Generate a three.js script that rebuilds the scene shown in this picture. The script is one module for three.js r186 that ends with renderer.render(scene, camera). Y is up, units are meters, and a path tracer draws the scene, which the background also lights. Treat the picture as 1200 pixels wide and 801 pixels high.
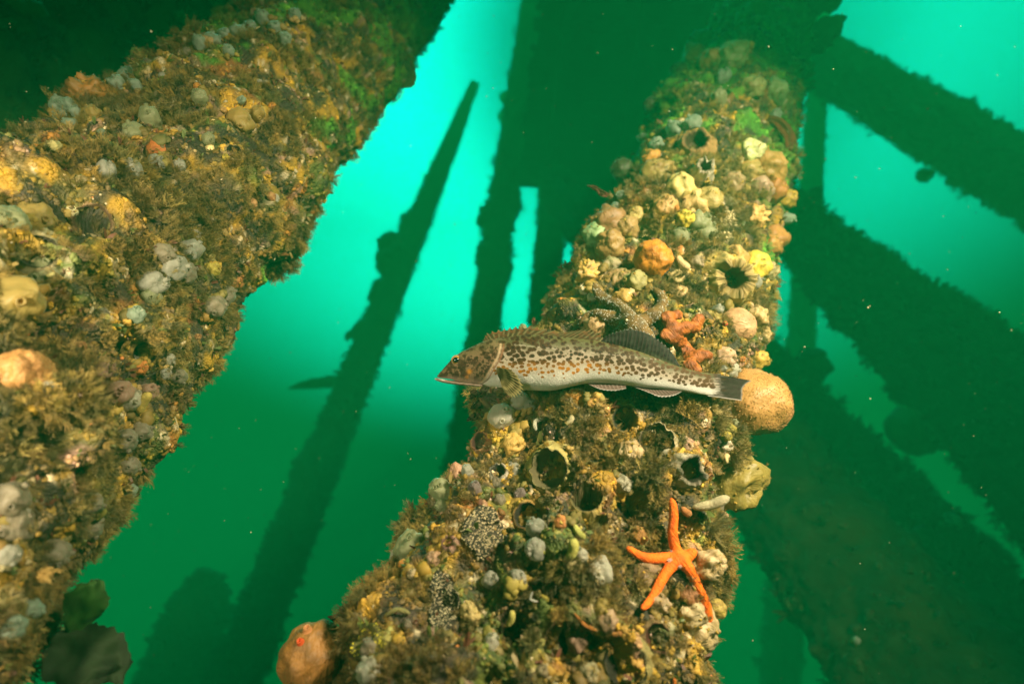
import * as THREE from 'three';
import { mergeGeometries, mergeVertices } from 'three/addons/utils/BufferGeometryUtils.js';
import { MarchingCubes } from 'three/addons/objects/MarchingCubes.js';
import { ImprovedNoise } from 'three/addons/math/ImprovedNoise.js';

// ---------------------------------------------------------------- camera
const scene = new THREE.Scene();
const camera = new THREE.PerspectiveCamera(59.98, 1200 / 801, 0.05, 120);
const EYE = new THREE.Vector3(0, 3, 0), PITCH = 49 * Math.PI / 180;
camera.position.copy(EYE);
camera.lookAt(EYE.x, EYE.y + Math.sin(PITCH), EYE.z - Math.cos(PITCH));
camera.rotateZ(0.066);
camera.focus = 0.74; camera.userData.fStop = 3.0;
camera.updateMatrixWorld(true);

const renderer = new THREE.WebGLRenderer({ antialias: true });
renderer.toneMapping = THREE.LinearToneMapping;
renderer.toneMappingExposure = 1.85;
renderer.shadowMap.enabled = true;

// ---------------------------------------------------------------- water light from above (sky), sun, water haze
const smooth = (a, b, x) => { const t = Math.min(1, Math.max(0, (x - a) / (b - a))); return t * t * (3 - 2 * t); };
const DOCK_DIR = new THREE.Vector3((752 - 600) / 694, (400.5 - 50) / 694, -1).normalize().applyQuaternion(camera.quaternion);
const SUN_DIR = new THREE.Vector3(-0.20, 0.88, -0.42).normalize();
{
  const W = 256, H = 128, data = new Float32Array(W * H * 4);
  for (let j = 0; j < H; j++) for (let i = 0; i < W; i++) {
    const el = ((j + 0.5) / H - 0.5) * Math.PI, az = ((i + 0.5) / W - 0.5) * 2 * Math.PI;
    const x = Math.cos(el) * Math.cos(az), y = Math.sin(el), z = Math.cos(el) * Math.sin(az);
    const up = Math.max(0, y), c = Math.max(0, x * SUN_DIR.x + y * SUN_DIR.y + z * SUN_DIR.z);
    const g = 0.01 + 5.6 * smooth(0.6, 0.95, up) * (0.25 + 0.75 * c * c * c), k = y < 0 ? 0.02 : 1;
    const dk = Math.acos(Math.min(1, x * DOCK_DIR.x + y * DOCK_DIR.y + z * DOCK_DIR.z)), shade = 1 - 0.92 * smooth(0.40, 0.13, dk);   // the dock's soft shade, painted into the sky as a dark patch
    const q = 0.2 + 0.6 * up;
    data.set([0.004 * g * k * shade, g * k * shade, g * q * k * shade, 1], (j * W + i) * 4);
  }
  const t = new THREE.DataTexture(data, W, H, THREE.RGBAFormat, THREE.FloatType);
  t.mapping = THREE.EquirectangularReflectionMapping; t.magFilter = t.minFilter = THREE.LinearFilter; t.needsUpdate = true;
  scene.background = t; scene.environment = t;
}
const sun = new THREE.DirectionalLight(new THREE.Color().setRGB(0.05, 1.0, 0.5), 1.2);
sun.position.copy(EYE).addScaledVector(SUN_DIR, 12); sun.target.position.copy(EYE);
sun.castShadow = true; sun.shadow.radius = 50; sun.shadow.mapSize.set(2048, 2048);
Object.assign(sun.shadow.camera, { left: -8, right: 8, top: 8, bottom: -8, near: 0.5, far: 40 });
scene.add(sun, sun.target);
scene.fog = new THREE.FogExp2(new THREE.Color().setRGB(0.012, 1.0, 0.34), 0.09);

// ---------------------------------------------------------------- helpers
const FPX = 694;
const camV = (x, y, z) => new THREE.Vector3(x, y, z).applyQuaternion(camera.quaternion);
const dirPX = (px, py) => camV((px - 600) / FPX, (400.5 - py) / FPX, -1);           // depth 1
const at = (px, py, d) => dirPX(px, py).multiplyScalar(d).add(EYE);
const vpDir = (px, py) => dirPX(px, py).normalize();
function rng(seed) { let a = seed >>> 0; return () => { a = (a + 0x6D2B79F5) | 0; let t = Math.imul(a ^ (a >>> 15), 1 | a); t = (t + Math.imul(t ^ (t >>> 7), 61 | t)) ^ t; return ((t ^ (t >>> 14)) >>> 0) / 4294967296; }; }
const perlin = new ImprovedNoise();
const N = (x, y, z) => perlin.noise(x + 31.7, y + 17.3, z + 57.1);
const fbm = (x, y, z, o = 4) => { let s = 0, a = 1, f = 1; for (let i = 0; i < o; i++) { s += a * N(x * f, y * f, z * f); a *= 0.5; f *= 2.03; } return s; };
const clamp = THREE.MathUtils.clamp, lerp = THREE.MathUtils.lerp;
function hash3(x, y, z) { let h = Math.imul(x, 374761393) + Math.imul(y, 668265263) + Math.imul(z, 2147483647 ^ 0x5bd1e995); h = Math.imul(h ^ (h >>> 13), 1274126177); h ^= h >>> 16; return (h >>> 0) / 4294967296; }
function worley(x, y, z) {            // [F1, id of the nearest cell]
  const ix = Math.floor(x), iy = Math.floor(y), iz = Math.floor(z); let best = 9, id = 0;
  for (let a = -1; a < 2; a++) for (let b = -1; b < 2; b++) for (let c = -1; c < 2; c++) {
    const X = ix + a, Y = iy + b, Z = iz + c, h = hash3(X, Y, Z), h2 = hash3(X + 71, Y - 13, Z + 5), h3 = hash3(X - 29, Y + 47, Z + 91);
    const dx = X + h - x, dy = Y + h2 - y, dz = Z + h3 - z, d = dx * dx + dy * dy + dz * dz;
    if (d < best) { best = d; id = h * 0.5 + h2 * 0.5; }
  }
  return [Math.sqrt(best), id];
}
const taken = {};
function numbered(name) { const n = taken[name] = (taken[name] ?? -1) + 1; return n ? name + '_' + String(n).padStart(3, '0') : name; }
function tag(o, label, category, group, kind) { if (label) o.userData.label = label; if (category) o.userData.category = category; if (group) o.userData.group = group; if (kind) o.userData.kind = kind; return o; }
function mesh(name, geo, mat, parent = scene) {
  const m = new THREE.Mesh(geo, mat); m.name = parent === scene ? numbered(name) : name; m.castShadow = m.receiveShadow = true; parent.add(m); return m;
}
function group(name, label, category, grp) { const g = new THREE.Group(); g.name = numbered(name); scene.add(g); return tag(g, label, category, grp); }
const mats = {};
function std(r, g, b, rough = 0.85, extra = {}) {
  const { physical, ...rest } = extra;
  const m = new (physical ? THREE.MeshPhysicalMaterial : THREE.MeshStandardMaterial)({ roughness: rough, ...rest });
  m.color.setRGB(r, g, b); m.side = THREE.DoubleSide; return m;
}
// grain: a fine tiling bump, and a mottle that multiplies colour
function noiseTex(size, fn, repeat = 1) {
  const d = new Uint8Array(size * size * 4);
  for (let j = 0; j < size; j++) for (let i = 0; i < size; i++) { const v = fn(i / size, j / size), c = Array.isArray(v) ? v : [v, v, v]; for (let k = 0; k < 3; k++) d[(j * size + i) * 4 + k] = clamp(c[k], 0, 1) * 255; d[(j * size + i) * 4 + 3] = 255; }
  const t = new THREE.DataTexture(d, size, size); t.wrapS = t.wrapT = THREE.RepeatWrapping; t.magFilter = THREE.LinearFilter; t.minFilter = THREE.LinearMipmapLinearFilter; t.generateMipmaps = true; t.repeat.set(repeat, repeat); t.needsUpdate = true; return t;
}
const tileN = (u, v, f, s = 0) => { const a = u * 2 * Math.PI, b = v * 2 * Math.PI, r = f / (2 * Math.PI); return N(Math.cos(a) * r + s, Math.sin(a) * r + Math.cos(b) * r * 0.7, Math.sin(b) * r + s * 2.1); };
const grainTex = noiseTex(256, (u, v) => 0.5 + 0.35 * tileN(u, v, 18) + 0.3 * tileN(u, v, 46, 5) + 0.2 * tileN(u, v, 90, 9));
function paint(geo, fn) {                      // vertex colours from place and a colour function
  const p = geo.attributes.position, c = new Float32Array(p.count * 3), v = new THREE.Vector3();
  for (let i = 0; i < p.count; i++) { v.fromBufferAttribute(p, i); const q = fn(v, i); c[i * 3] = q[0]; c[i * 3 + 1] = q[1]; c[i * 3 + 2] = q[2]; }
  geo.setAttribute('color', new THREE.BufferAttribute(c, 3)); return geo;
}
const mixc = (a, b, t) => [lerp(a[0], b[0], t), lerp(a[1], b[1], t), lerp(a[2], b[2], t)];
// ---------------------------------------------------------------- pilings
// A piling: axis through P0 along D, nominal radius R; relief(p, s) pushes its crust of growth outwards.
class Piling {
  constructor(P0, D, R, amp, seed, y0 = -0.05, y1 = 9.4) {
    Object.assign(this, { P0, D: D.clone().normalize(), R, amp, seed });
    this.s0 = (y0 - P0.y) / this.D.y; this.s1 = (y1 - P0.y) / this.D.y;
    const toEye = EYE.clone().sub(P0); toEye.addScaledVector(this.D, -toEye.dot(this.D)).normalize();
    this.E1 = toEye; this.E2 = new THREE.Vector3().crossVectors(this.D, toEye);
    this.pits = [];
  }
  radial(th) { return this.E1.clone().multiplyScalar(Math.cos(th)).addScaledVector(this.E2, Math.sin(th)); }
  relief(s, th) {
    const k = this.seed, x = Math.cos(th) * this.R, y = Math.sin(th) * this.R, z = s, a = this.amp;
    const [f1, id] = worley(x * 15 + k, y * 15, z * 15 + k), [f2, id2] = worley(x * 47, y * 47 + k, z * 47);
    let h = 0.030 * N(x * 5 + k, y * 5, z * 4) + 0.020 * N(x * 12, y * 12 + k, z * 12) + 0.034 * (0.3 + id) * (1 - Math.min(1, f1 * f1 * 1.6)) + 0.010 * (0.3 + id2) * (1 - Math.min(1, f2 * f2 * 1.5)) + 0.006 * N(x * 70, y * 70, z * 70 + k) + 0.003 * N(x * 160, y * 160, z * 160);
    h *= a; if (this.tip) h -= this.R * (this.tipDeep ?? 1) * Math.pow(smooth(this.s1 - (this.tipLong ?? 0.5), this.s1, s), 1.5) * (1 + 0.4 * Math.cos(th * 2));
    for (const p of this.pits) {
      if (Math.abs(s - p.s) > p.r * 1.6) continue;
      let dt = Math.abs(th - p.th); if (dt > Math.PI) dt = 2 * Math.PI - dt;
      const d = Math.hypot(s - p.s, dt * this.R) / p.r; if (d < 1.5) h += p.h * (1 - smooth(0.55, 1.35, d));
    }
    return h;
  }
  point(s, th, lift = 0) { return this.P0.clone().addScaledVector(this.D, s).addScaledVector(this.radial(th), this.R + this.relief(s, th) + lift); }
  normal(s, th, e = 0.008) {
    const a = this.point(s - e, th), b = this.point(s + e, th), c = this.point(s, th - e / this.R), d = this.point(s, th + e / this.R);
    const n = new THREE.Vector3().crossVectors(d.sub(c), b.sub(a)).normalize(); if (n.dot(this.radial(th)) < 0) n.negate(); return n;
  }
  locate(p) { const v = p.clone().sub(this.P0), s = v.dot(this.D), th = Math.atan2(v.dot(this.E2), v.dot(this.E1)); return { s, th, r: v.addScaledVector(this.D, -s).length() }; }
  inPit(s, th, k = 0.85) { for (const p of this.pits) { let dt = Math.abs(th - p.th); if (dt > Math.PI) dt = 2 * Math.PI - dt; if (Math.hypot(s - p.s, dt * this.R) < p.r * k) return true; } return false; }
  hit(px, py) {                               // where the line of sight through a pixel meets the crust
    const d = dirPX(px, py); let t = 0.2, last = 0.2; const far = this.far ?? 6;
    for (; t < far; t += far > 6 ? 0.015 : 0.006) {
      const q = this.locate(EYE.clone().addScaledVector(d, t));
      if (q.r < this.R + 0.09 * this.amp && q.r < this.R + this.relief(q.s, q.th)) break; last = t;
    }
    if (t >= far) {                             // passes beside it: the silhouette point nearest to that line
      let best = 9; for (let u = 0.2; u < far; u += 0.01) { const q = this.locate(EYE.clone().addScaledVector(d, u)); if (q.r < best) { best = q.r; last = t = u; } }
    }
    let lo = last, hi = t; for (let i = 0; i < 8; i++) { const m = (lo + hi) / 2, q = this.locate(EYE.clone().addScaledVector(d, m)); if (q.r < this.R + this.relief(q.s, q.th)) hi = m; else lo = m; }
    let p = EYE.clone().addScaledVector(d, hi), q = this.locate(p), rad = this.radial(q.th);
    if (t >= far || last === t) { p = this.point(q.s, q.th); hi = p.clone().sub(EYE).applyQuaternion(camera.quaternion.clone().invert()).z * -1; }
    return { p, s: q.s, th: q.th, depth: hi, n: this.normal(q.s, q.th, 0.02).lerp(rad, 0.45).normalize(), rad };
  }
  build(name, colour, mat, step = 0.006, nth = 240, parent) {
    const rows = []; let s = this.s0;
    while (s < this.s1) { rows.push(s); const c = this.P0.clone().addScaledVector(this.D, s), d = c.distanceTo(EYE), v = c.sub(EYE).applyQuaternion(camera.quaternion.clone().invert()); s += Math.max(0.003, step * d) * (v.z > -0.25 || v.y / -v.z > 0.9 ? 5 : 1); }
    rows.push(this.s1);
    const pos = new Float32Array(rows.length * (nth + 1) * 3), uv = new Float32Array(rows.length * (nth + 1) * 2), col = new Float32Array(pos.length), idx = [];
    rows.forEach((s, j) => { for (let i = 0; i <= nth; i++) {
      const th = i / nth * 2 * Math.PI - Math.PI, p = this.point(s, i === nth ? -Math.PI : th), k = j * (nth + 1) + i;
      pos.set([p.x, p.y, p.z], k * 3); uv.set([th * this.R * 12, s * 12], k * 2); col.set(colour(p, s, th, this), k * 3);
      if (j && i) { const a = k, b = k - 1, c = k - nth - 1, d = c - 1; idx.push(d, c, b, b, c, a); }
    } });
    const g = new THREE.BufferGeometry(); g.setAttribute('position', new THREE.BufferAttribute(pos, 3)); g.setAttribute('uv', new THREE.BufferAttribute(uv, 2)); g.setAttribute('color', new THREE.BufferAttribute(col, 3)); g.setIndex(idx); g.computeVertexNormals();
    return mesh(name, g, mat, parent);
  }
}
// base colours of the crust (linear)
const OLIVE = [0.085, 0.072, 0.012], GOLD = [0.42, 0.235, 0.016], RUST = [0.26, 0.085, 0.016], PINK = [0.34, 0.19, 0.14], CREAM = [0.52, 0.43, 0.28], DARK = [0.022, 0.016, 0.008], BROWN = [0.09, 0.05, 0.015], GREEN = [0.07, 0.12, 0.02], TAN = [0.31, 0.205, 0.07];
function crustColour(p, k = 0) {
  const a = fbm(p.x * 9 + k, p.y * 9, p.z * 9, 3), b = fbm(p.x * 23, p.y * 23 + k, p.z * 23, 3), c = fbm(p.x * 60, p.y * 60, p.z * 60 + k, 3), d = N(p.x * 190, p.y * 190, p.z * 190);
  let q = mixc(OLIVE, BROWN, smooth(-0.3, 0.3, a));
  q = mixc(q, GOLD, 0.85 * smooth(0.05, 0.5, b)); q = mixc(q, RUST, 0.8 * smooth(0.25, 0.6, fbm(p.x * 15 + 9, p.y * 15, p.z * 15 + k, 2)));
  q = mixc(q, TAN, 0.55 * smooth(0.15, 0.55, c)); q = mixc(q, GREEN, 0.8 * smooth(0.15, 0.5, fbm(p.x * 11 - 4, p.y * 11 + k, p.z * 11, 2)));
  q = mixc(q, PINK, 0.8 * smooth(0.35, 0.6, fbm(p.x * 30 + 3, p.y * 30, p.z * 30 - k, 2))); q = mixc(q, CREAM, 0.8 * smooth(0.5, 0.68, c + 0.5 * d));
  q = mixc(q, DARK, 0.92 * smooth(0.0, 0.36, -b - 0.3 * c));
  return q.map((v) => v * (1 + 0.5 * d));
}
const ALGA_AND_LIGHT = [0.075, 0.27, 0.018];   // patchy green algae mats on the upper parts, brightened in place of green light
const greener = (q, p, s) => mixc(q, ALGA_AND_LIGHT.map((v) => v * (0.6 + 0.6 * Math.abs(N(p.x * 40, p.y * 40, p.z * 40)) * 2)), 0.85 * smooth(-0.02, 0.12, fbm(p.x * 8 + 5, p.y * 8, p.z * 8, 4) + (s > 0 ? 0.62 : 1.3) * Math.min(1.3, s) - 0.1));
const crustMat = new THREE.MeshStandardMaterial({ vertexColors: true, roughness: 0.7, bumpMap: grainTex, bumpScale: 0.004 });
const murkMat = new THREE.MeshStandardMaterial({ vertexColors: true, roughness: 0.9, bumpMap: grainTex, bumpScale: 0.006 });

const RP = new Piling(at(764, 387, 1.005), vpDir(1005, -272), 0.145, 1.0, 3.1);
const LP = new Piling(at(286, 158, 1.14), vpDir(653, -186), 0.154, 0.9, 11.7);
// hollows between the shells: pixel where each shows, its radius there, its depth in metres
const hollows = (P, list) => { const made = list.map(([x, y, r, h]) => { const q = P.hit(x, y); return { s: q.s, th: q.th, r: 1.1 * r * q.depth / FPX, h: -1.7 * h }; }); P.pits.push(...made); };
hollows(RP, [[648, 552, 21, 0.03], [688, 587, 18, 0.028], [797, 553, 13, 0.02], [850, 330, 12, 0.02], [730, 490, 13, 0.022], [697, 530, 17, 0.03], [757, 529, 19, 0.022], [740, 592, 19, 0.032], [620, 609, 15, 0.025], [587, 563, 11, 0.02], [567, 521, 12, 0.016], [730, 778, 25, 0.035], [768, 750, 17, 0.025], [668, 750, 20, 0.03], [632, 668, 17, 0.022], [775, 695, 14, 0.022], [808, 560, 13, 0.02], [806, 402, 12, 0.025], [816, 176, 13, 0.018], [600, 735, 16, 0.026], [660, 400, 20, 0.015], [570, 790, 14, 0.02], [712, 745, 12, 0.02], [700, 610, 12, 0.018], [655, 690, 12, 0.02], [795, 640, 14, 0.02], [725, 460, 12, 0.018]]);
hollows(LP, [[43, 297, 22, 0.025], [52, 352, 17, 0.022], [167, 413, 15, 0.022], [110, 250, 16, 0.015], [30, 380, 20, 0.02], [80, 510, 24, 0.022], [120, 330, 22, 0.018], [145, 400, 15, 0.02]]);
const RPmesh = tag(RP.build('encrusted_piling', (p, s) => greener(crustColour(p, 0), p, s - 0.45), crustMat), 'thickly overgrown leaning piling behind the spotted fish', 'piling');
const LPmesh = tag(LP.build('encrusted_piling', (p, s) => greener(crustColour(p, 20), p, s - 0.15), crustMat), 'overgrown big piling along the left side of the picture', 'piling');

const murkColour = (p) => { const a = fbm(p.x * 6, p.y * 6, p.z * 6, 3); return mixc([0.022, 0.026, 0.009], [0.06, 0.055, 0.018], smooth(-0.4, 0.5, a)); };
// far pilings: two pixels of the axis, the width there, real radius
function farPile(name, label, grp, x0, y0, w0, x1, y1, w1, R = 0.30, yTop = 24, amp = 1.1, taper = 0) {
  const a = at(x0, y0, FPX * 2 * R / w0), b = at(x1, y1, FPX * 2 * R / w1), P = new Piling(a, b.clone().sub(a).normalize(), R * 0.76, amp, x0 * 0.37, -0.05, yTop);
  P.far = 20; if (/alone in the bright/.test(label)) { P.tip = true; P.tipLong = 11; P.tipDeep = 0.62; } P.label = label; P.green = /top left/.test(label) ? 2.6 : 1; P.mesh = tag(P.build(name, (p) => murkColour(p).map((v, i) => v * P.green * (P.green > 1 && i === 1 ? 1.5 : 1)), murkMat, 0.008, 96), label, 'piling', grp); return P;  // top left piling: brighter, greener colour stands in for light reaching it
}
const FP = [
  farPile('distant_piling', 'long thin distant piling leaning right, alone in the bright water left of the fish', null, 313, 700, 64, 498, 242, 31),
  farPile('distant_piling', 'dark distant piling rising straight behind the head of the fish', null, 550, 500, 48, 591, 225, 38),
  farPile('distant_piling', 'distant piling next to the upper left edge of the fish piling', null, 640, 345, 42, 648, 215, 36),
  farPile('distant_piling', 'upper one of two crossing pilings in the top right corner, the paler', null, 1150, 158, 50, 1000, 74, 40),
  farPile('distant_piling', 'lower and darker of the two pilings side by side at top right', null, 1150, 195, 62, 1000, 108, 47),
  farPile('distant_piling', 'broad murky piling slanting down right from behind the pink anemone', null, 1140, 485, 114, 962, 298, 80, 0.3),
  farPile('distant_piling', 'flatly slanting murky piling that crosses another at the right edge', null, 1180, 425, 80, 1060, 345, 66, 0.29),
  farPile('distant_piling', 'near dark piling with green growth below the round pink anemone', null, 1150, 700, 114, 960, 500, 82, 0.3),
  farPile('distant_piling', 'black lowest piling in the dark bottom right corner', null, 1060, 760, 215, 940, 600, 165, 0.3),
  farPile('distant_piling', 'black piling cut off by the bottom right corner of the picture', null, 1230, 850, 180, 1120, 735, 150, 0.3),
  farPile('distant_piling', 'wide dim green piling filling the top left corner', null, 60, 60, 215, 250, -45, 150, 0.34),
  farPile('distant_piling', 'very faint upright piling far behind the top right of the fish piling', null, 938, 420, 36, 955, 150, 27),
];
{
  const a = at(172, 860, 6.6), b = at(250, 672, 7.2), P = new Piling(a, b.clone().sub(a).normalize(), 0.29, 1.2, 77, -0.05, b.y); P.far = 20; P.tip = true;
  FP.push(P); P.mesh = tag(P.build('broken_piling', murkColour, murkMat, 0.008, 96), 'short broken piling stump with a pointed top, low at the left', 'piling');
}
// the dock overhead: a dark slab on beams that shades the water under it
{
  const Y = 12.4, dock = group('dock', 'dark dock overhead that shades the water between the two big pilings', 'dock'), m = std(0.05, 0.045, 0.03, 0.95), r = rng(40), W = 0.09;
  for (let z = -4.6; z < 2.4; z += W) {             // planks of uneven length, ragged at the open side
    const left = -0.2 + 0.06 * (z + 5.2) + 0.12 * r(), right = z < -3.2 ? 2.6 + 0.5 * (z + 5.2) : 3.9 - 0.25 * (z + 3.2), L = right - left + 0.4 * r();  // unseen stretch over the camera is extended to shade the lower right water
    const b = mesh('plank', new THREE.BoxGeometry(L, 0.06 + 0.02 * r(), W - 0.003), m, dock); b.position.set(left + L / 2, Y + 0.012 * r(), z);
  }
  for (let k = 0; k < 3; k++) { const o = mesh('beam', new THREE.BoxGeometry(0.2, 0.25, 7.4), m, dock); o.position.set(0.5 + k * 1.1, Y - 0.17, -1.4); }
}

const seabed = new THREE.PlaneGeometry(18, 18, 60, 60); seabed.rotateX(-Math.PI / 2);
{ const p = seabed.attributes.position; for (let i = 0; i < p.count; i++) p.setY(i, 0.12 * fbm(p.getX(i) * 0.6, 0, p.getZ(i) * 0.6, 3)); seabed.computeVertexNormals(); }
tag(mesh('seabed', seabed, std(0.06, 0.055, 0.04, 1)), 'dark silty seabed below the pilings', 'seabed', null, 'structure');
// ---------------------------------------------------------------- growth: shapes shared by what lives on the pilings
const UPY = new THREE.Vector3(0, 1, 0);
function onto(o, p, n, spin = 0) { o.position.copy(p); o.quaternion.setFromUnitVectors(UPY, n).multiply(new THREE.Quaternion().setFromAxisAngle(UPY, spin)); return o; }
// a lumpy rounded body standing on y = 0, mottled between two colours
function lump(seed, { amp = 0.12, freq = 1.6, a = TAN, b = null, seg = 28, low = 0.35, pinch = 0, fine = 0.03, streak = 0 } = {}) {
  const g = new THREE.SphereGeometry(1, seg, Math.round(seg * 0.7)), p = g.attributes.position, v = new THREE.Vector3(), k = seed * 7.31;
  const sd = new Float32Array(p.count);
  for (let i = 0; i < p.count; i++) {
    v.fromBufferAttribute(p, i);
    const d = 1 + amp * 1.6 * N(v.x * freq + k, v.y * freq, v.z * freq) + amp * 0.6 * N(v.x * freq * 2.7, v.y * freq * 2.7 + k, v.z * freq * 2.7) + fine * N(v.x * 11 + k, v.y * 11, v.z * 11);
    sd[i] = smooth(-0.35, 0.45, fbm(v.x * 2.2 + k, v.y * 2.2, v.z * 2.2, 3) + 0.4 * N(v.x * 16, v.y * 16, v.z * 16 + k) + streak * N(Math.atan2(v.x, v.z) * 6, v.y * 1.2, k));
    let y = v.y; const w = 1 - pinch * smooth(0.2, -0.9, y) + 0; v.multiplyScalar(d); v.x *= w; v.z *= w;
    v.y = y < -low ? v.y * 0.6 + 0.4 * -low : v.y; p.setXYZ(i, v.x, v.y + low * 0.8, v.z);
  }
  const c2 = b || a.map((q) => q * 0.55); paint(g, (q, i) => mixc(a, c2, sd[i])); g.computeVertexNormals(); return g;
}
const softMat = (() => { const m = new THREE.MeshPhysicalMaterial({ vertexColors: true, roughness: 0.55, bumpMap: grainTex, bumpScale: 0.0012, transmission: 0.12, thickness: 0, side: THREE.DoubleSide }); return m; })();
const firmMat = new THREE.MeshStandardMaterial({ vertexColors: true, roughness: 0.6, bumpMap: grainTex, bumpScale: 0.0015, side: THREE.DoubleSide });
const jelly = {};
function jellyMat(name, r, g, b, t = 0.66, rough = 0.5) { return jelly[name] ??= std(r, g, b, rough, { physical: 1, transmission: t, thickness: 0, ior: 1.34, bumpMap: grainTex, bumpScale: 0.0006 }); }
const JELLY = { grey: [0.54, 0.52, 0.42], teal: [0.46, 0.56, 0.42], pale: [0.72, 0.68, 0.54], pink: [0.58, 0.35, 0.24], purple: [0.34, 0.25, 0.23], sage: [0.46, 0.47, 0.25], smoke: [0.42, 0.35, 0.24], amber: [0.62, 0.45, 0.13] };
function siphonGeo(r, h) { return new THREE.LatheGeometry([[r * 1.5, 0], [r * 1.1, h * 0.4], [r, h * 0.85], [r * 1.08, h], [r * 0.9, h * 1.04], [r * 0.62, h * 0.96], [r * 0.5, h * 0.4], [0.001, h * 0.2]].map((q) => new THREE.Vector2(...q)), 14); }
function squirtProto(seed, tint) {
  const g = new THREE.Group(), r = rng(seed), m = jellyMat(tint, ...JELLY[tint]);
  const tall = 0.8 + 0.5 * r();
  const body = lump(seed, { amp: 0.16, freq: 1.3, seg: 26, fine: 0.02 }); body.deleteAttribute('color'); body.scale(1, tall, 1); mesh('tunic', body, m, g);
  const inner = lump(seed + 3, { amp: 0.2, freq: 1.5, seg: 14, a: [0.26, 0.17, 0.06], b: [0.10, 0.07, 0.03] }); inner.scale(0.5, 0.55 * tall, 0.42); inner.translate(0.1 * r(), 0.15, 0.1 * r()); mesh('inner_body', inner, firmMat, g);
  for (let k = 0; k < 2; k++) { const s = mesh('siphon', siphonGeo(0.17, 0.3), m, g); const a = r() * 6.28, e = 0.35 + 0.4 * r(); s.position.set(Math.cos(a) * e, low(e) * tall + 0.16, Math.sin(a) * e); s.rotation.set(Math.sin(a) * e, 0, -Math.cos(a) * e); }
  function low(e) { return Math.sqrt(Math.max(0, 1 - e * e)); }
  return g;
}
const squirtProtos = {};
function squirt(tint, seed) { const k = tint + (seed % 3); return (squirtProtos[k] ??= squirtProto(11 + (seed % 3) * 5 + tint.length, tint)).clone(); }
// rough acorn barnacle: a truncated cone of ridged plates round a deep opening, hole shade painted into its inside colour
function barnacleGeo(seed, { open = 0.62, tall = 1, plates = 6, a = TAN, b = CREAM, inside = [0.05, 0.042, 0.018], ragged = 0.16 } = {}) {
  const prof = [[1.35, -0.25, 0], [1.28, 0.0, 0], [1.12, 0.35, 0], [0.98, 0.68, 0], [0.86, 0.93, 0], [0.80, 1.0, 0.5], [open + 0.08, 0.98, 0.8], [open, 0.86, 1], [open * 0.98, 0.5, 1], [open * 0.9, 0.1, 1], [open * 0.6, -0.25, 1], [0.001, -0.32, 1]];
  const nt = 72, pos = [], idx = [], col = [];
  prof.forEach(([r, y, ins], j) => { for (let i = 0; i <= nt; i++) {
    const t = (i % nt) / nt * 2 * Math.PI, pl = Math.abs(Math.sin(t * plates / 2 + seed)), x0 = Math.cos(t), z0 = Math.sin(t);
    const n1 = N(x0 * 2 + seed, y * 1.5, z0 * 2), n2 = N(x0 * 9, y * 2 + seed, z0 * 9), rim = smooth(0.3, 1, y) * ragged;
    const rr = r * (1 + 0.10 * n1 + (ins < 0.6 ? 0.05 * n2 + 0.05 * (pl - 0.6) : 0.02 * n2)), yy = y * tall * (1 + rim * (2.2 * n1 + n2)) ;
    pos.push(x0 * rr, yy, z0 * rr); const q = clamp(0.5 + 0.9 * n2 + 0.5 * n1, 0, 1), out = mixc(mixc(a, b, q), OLIVE, smooth(0.0, 0.5, n1 - 0.2 + 0.2 * Math.sin(t * 3 + seed)) * 0.8); col.push(...mixc(out, inside, ins));
    if (j && i) { const A = j * (nt + 1) + i, B = A - 1, C = A - nt - 1, D = C - 1; idx.push(A, C, B, B, C, D); }
  } });
  const g = new THREE.BufferGeometry(); g.setAttribute('position', new THREE.Float32BufferAttribute(pos, 3)); g.setAttribute('color', new THREE.Float32BufferAttribute(col, 3)); g.setAttribute('uv', new THREE.Float32BufferAttribute(pos.flatMap((q, i) => i % 3 === 0 ? [Math.atan2(pos[i + 2], q) , pos[i + 1]] : []), 2)); g.setIndex(idx); g.computeVertexNormals(); return g;
}
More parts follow.
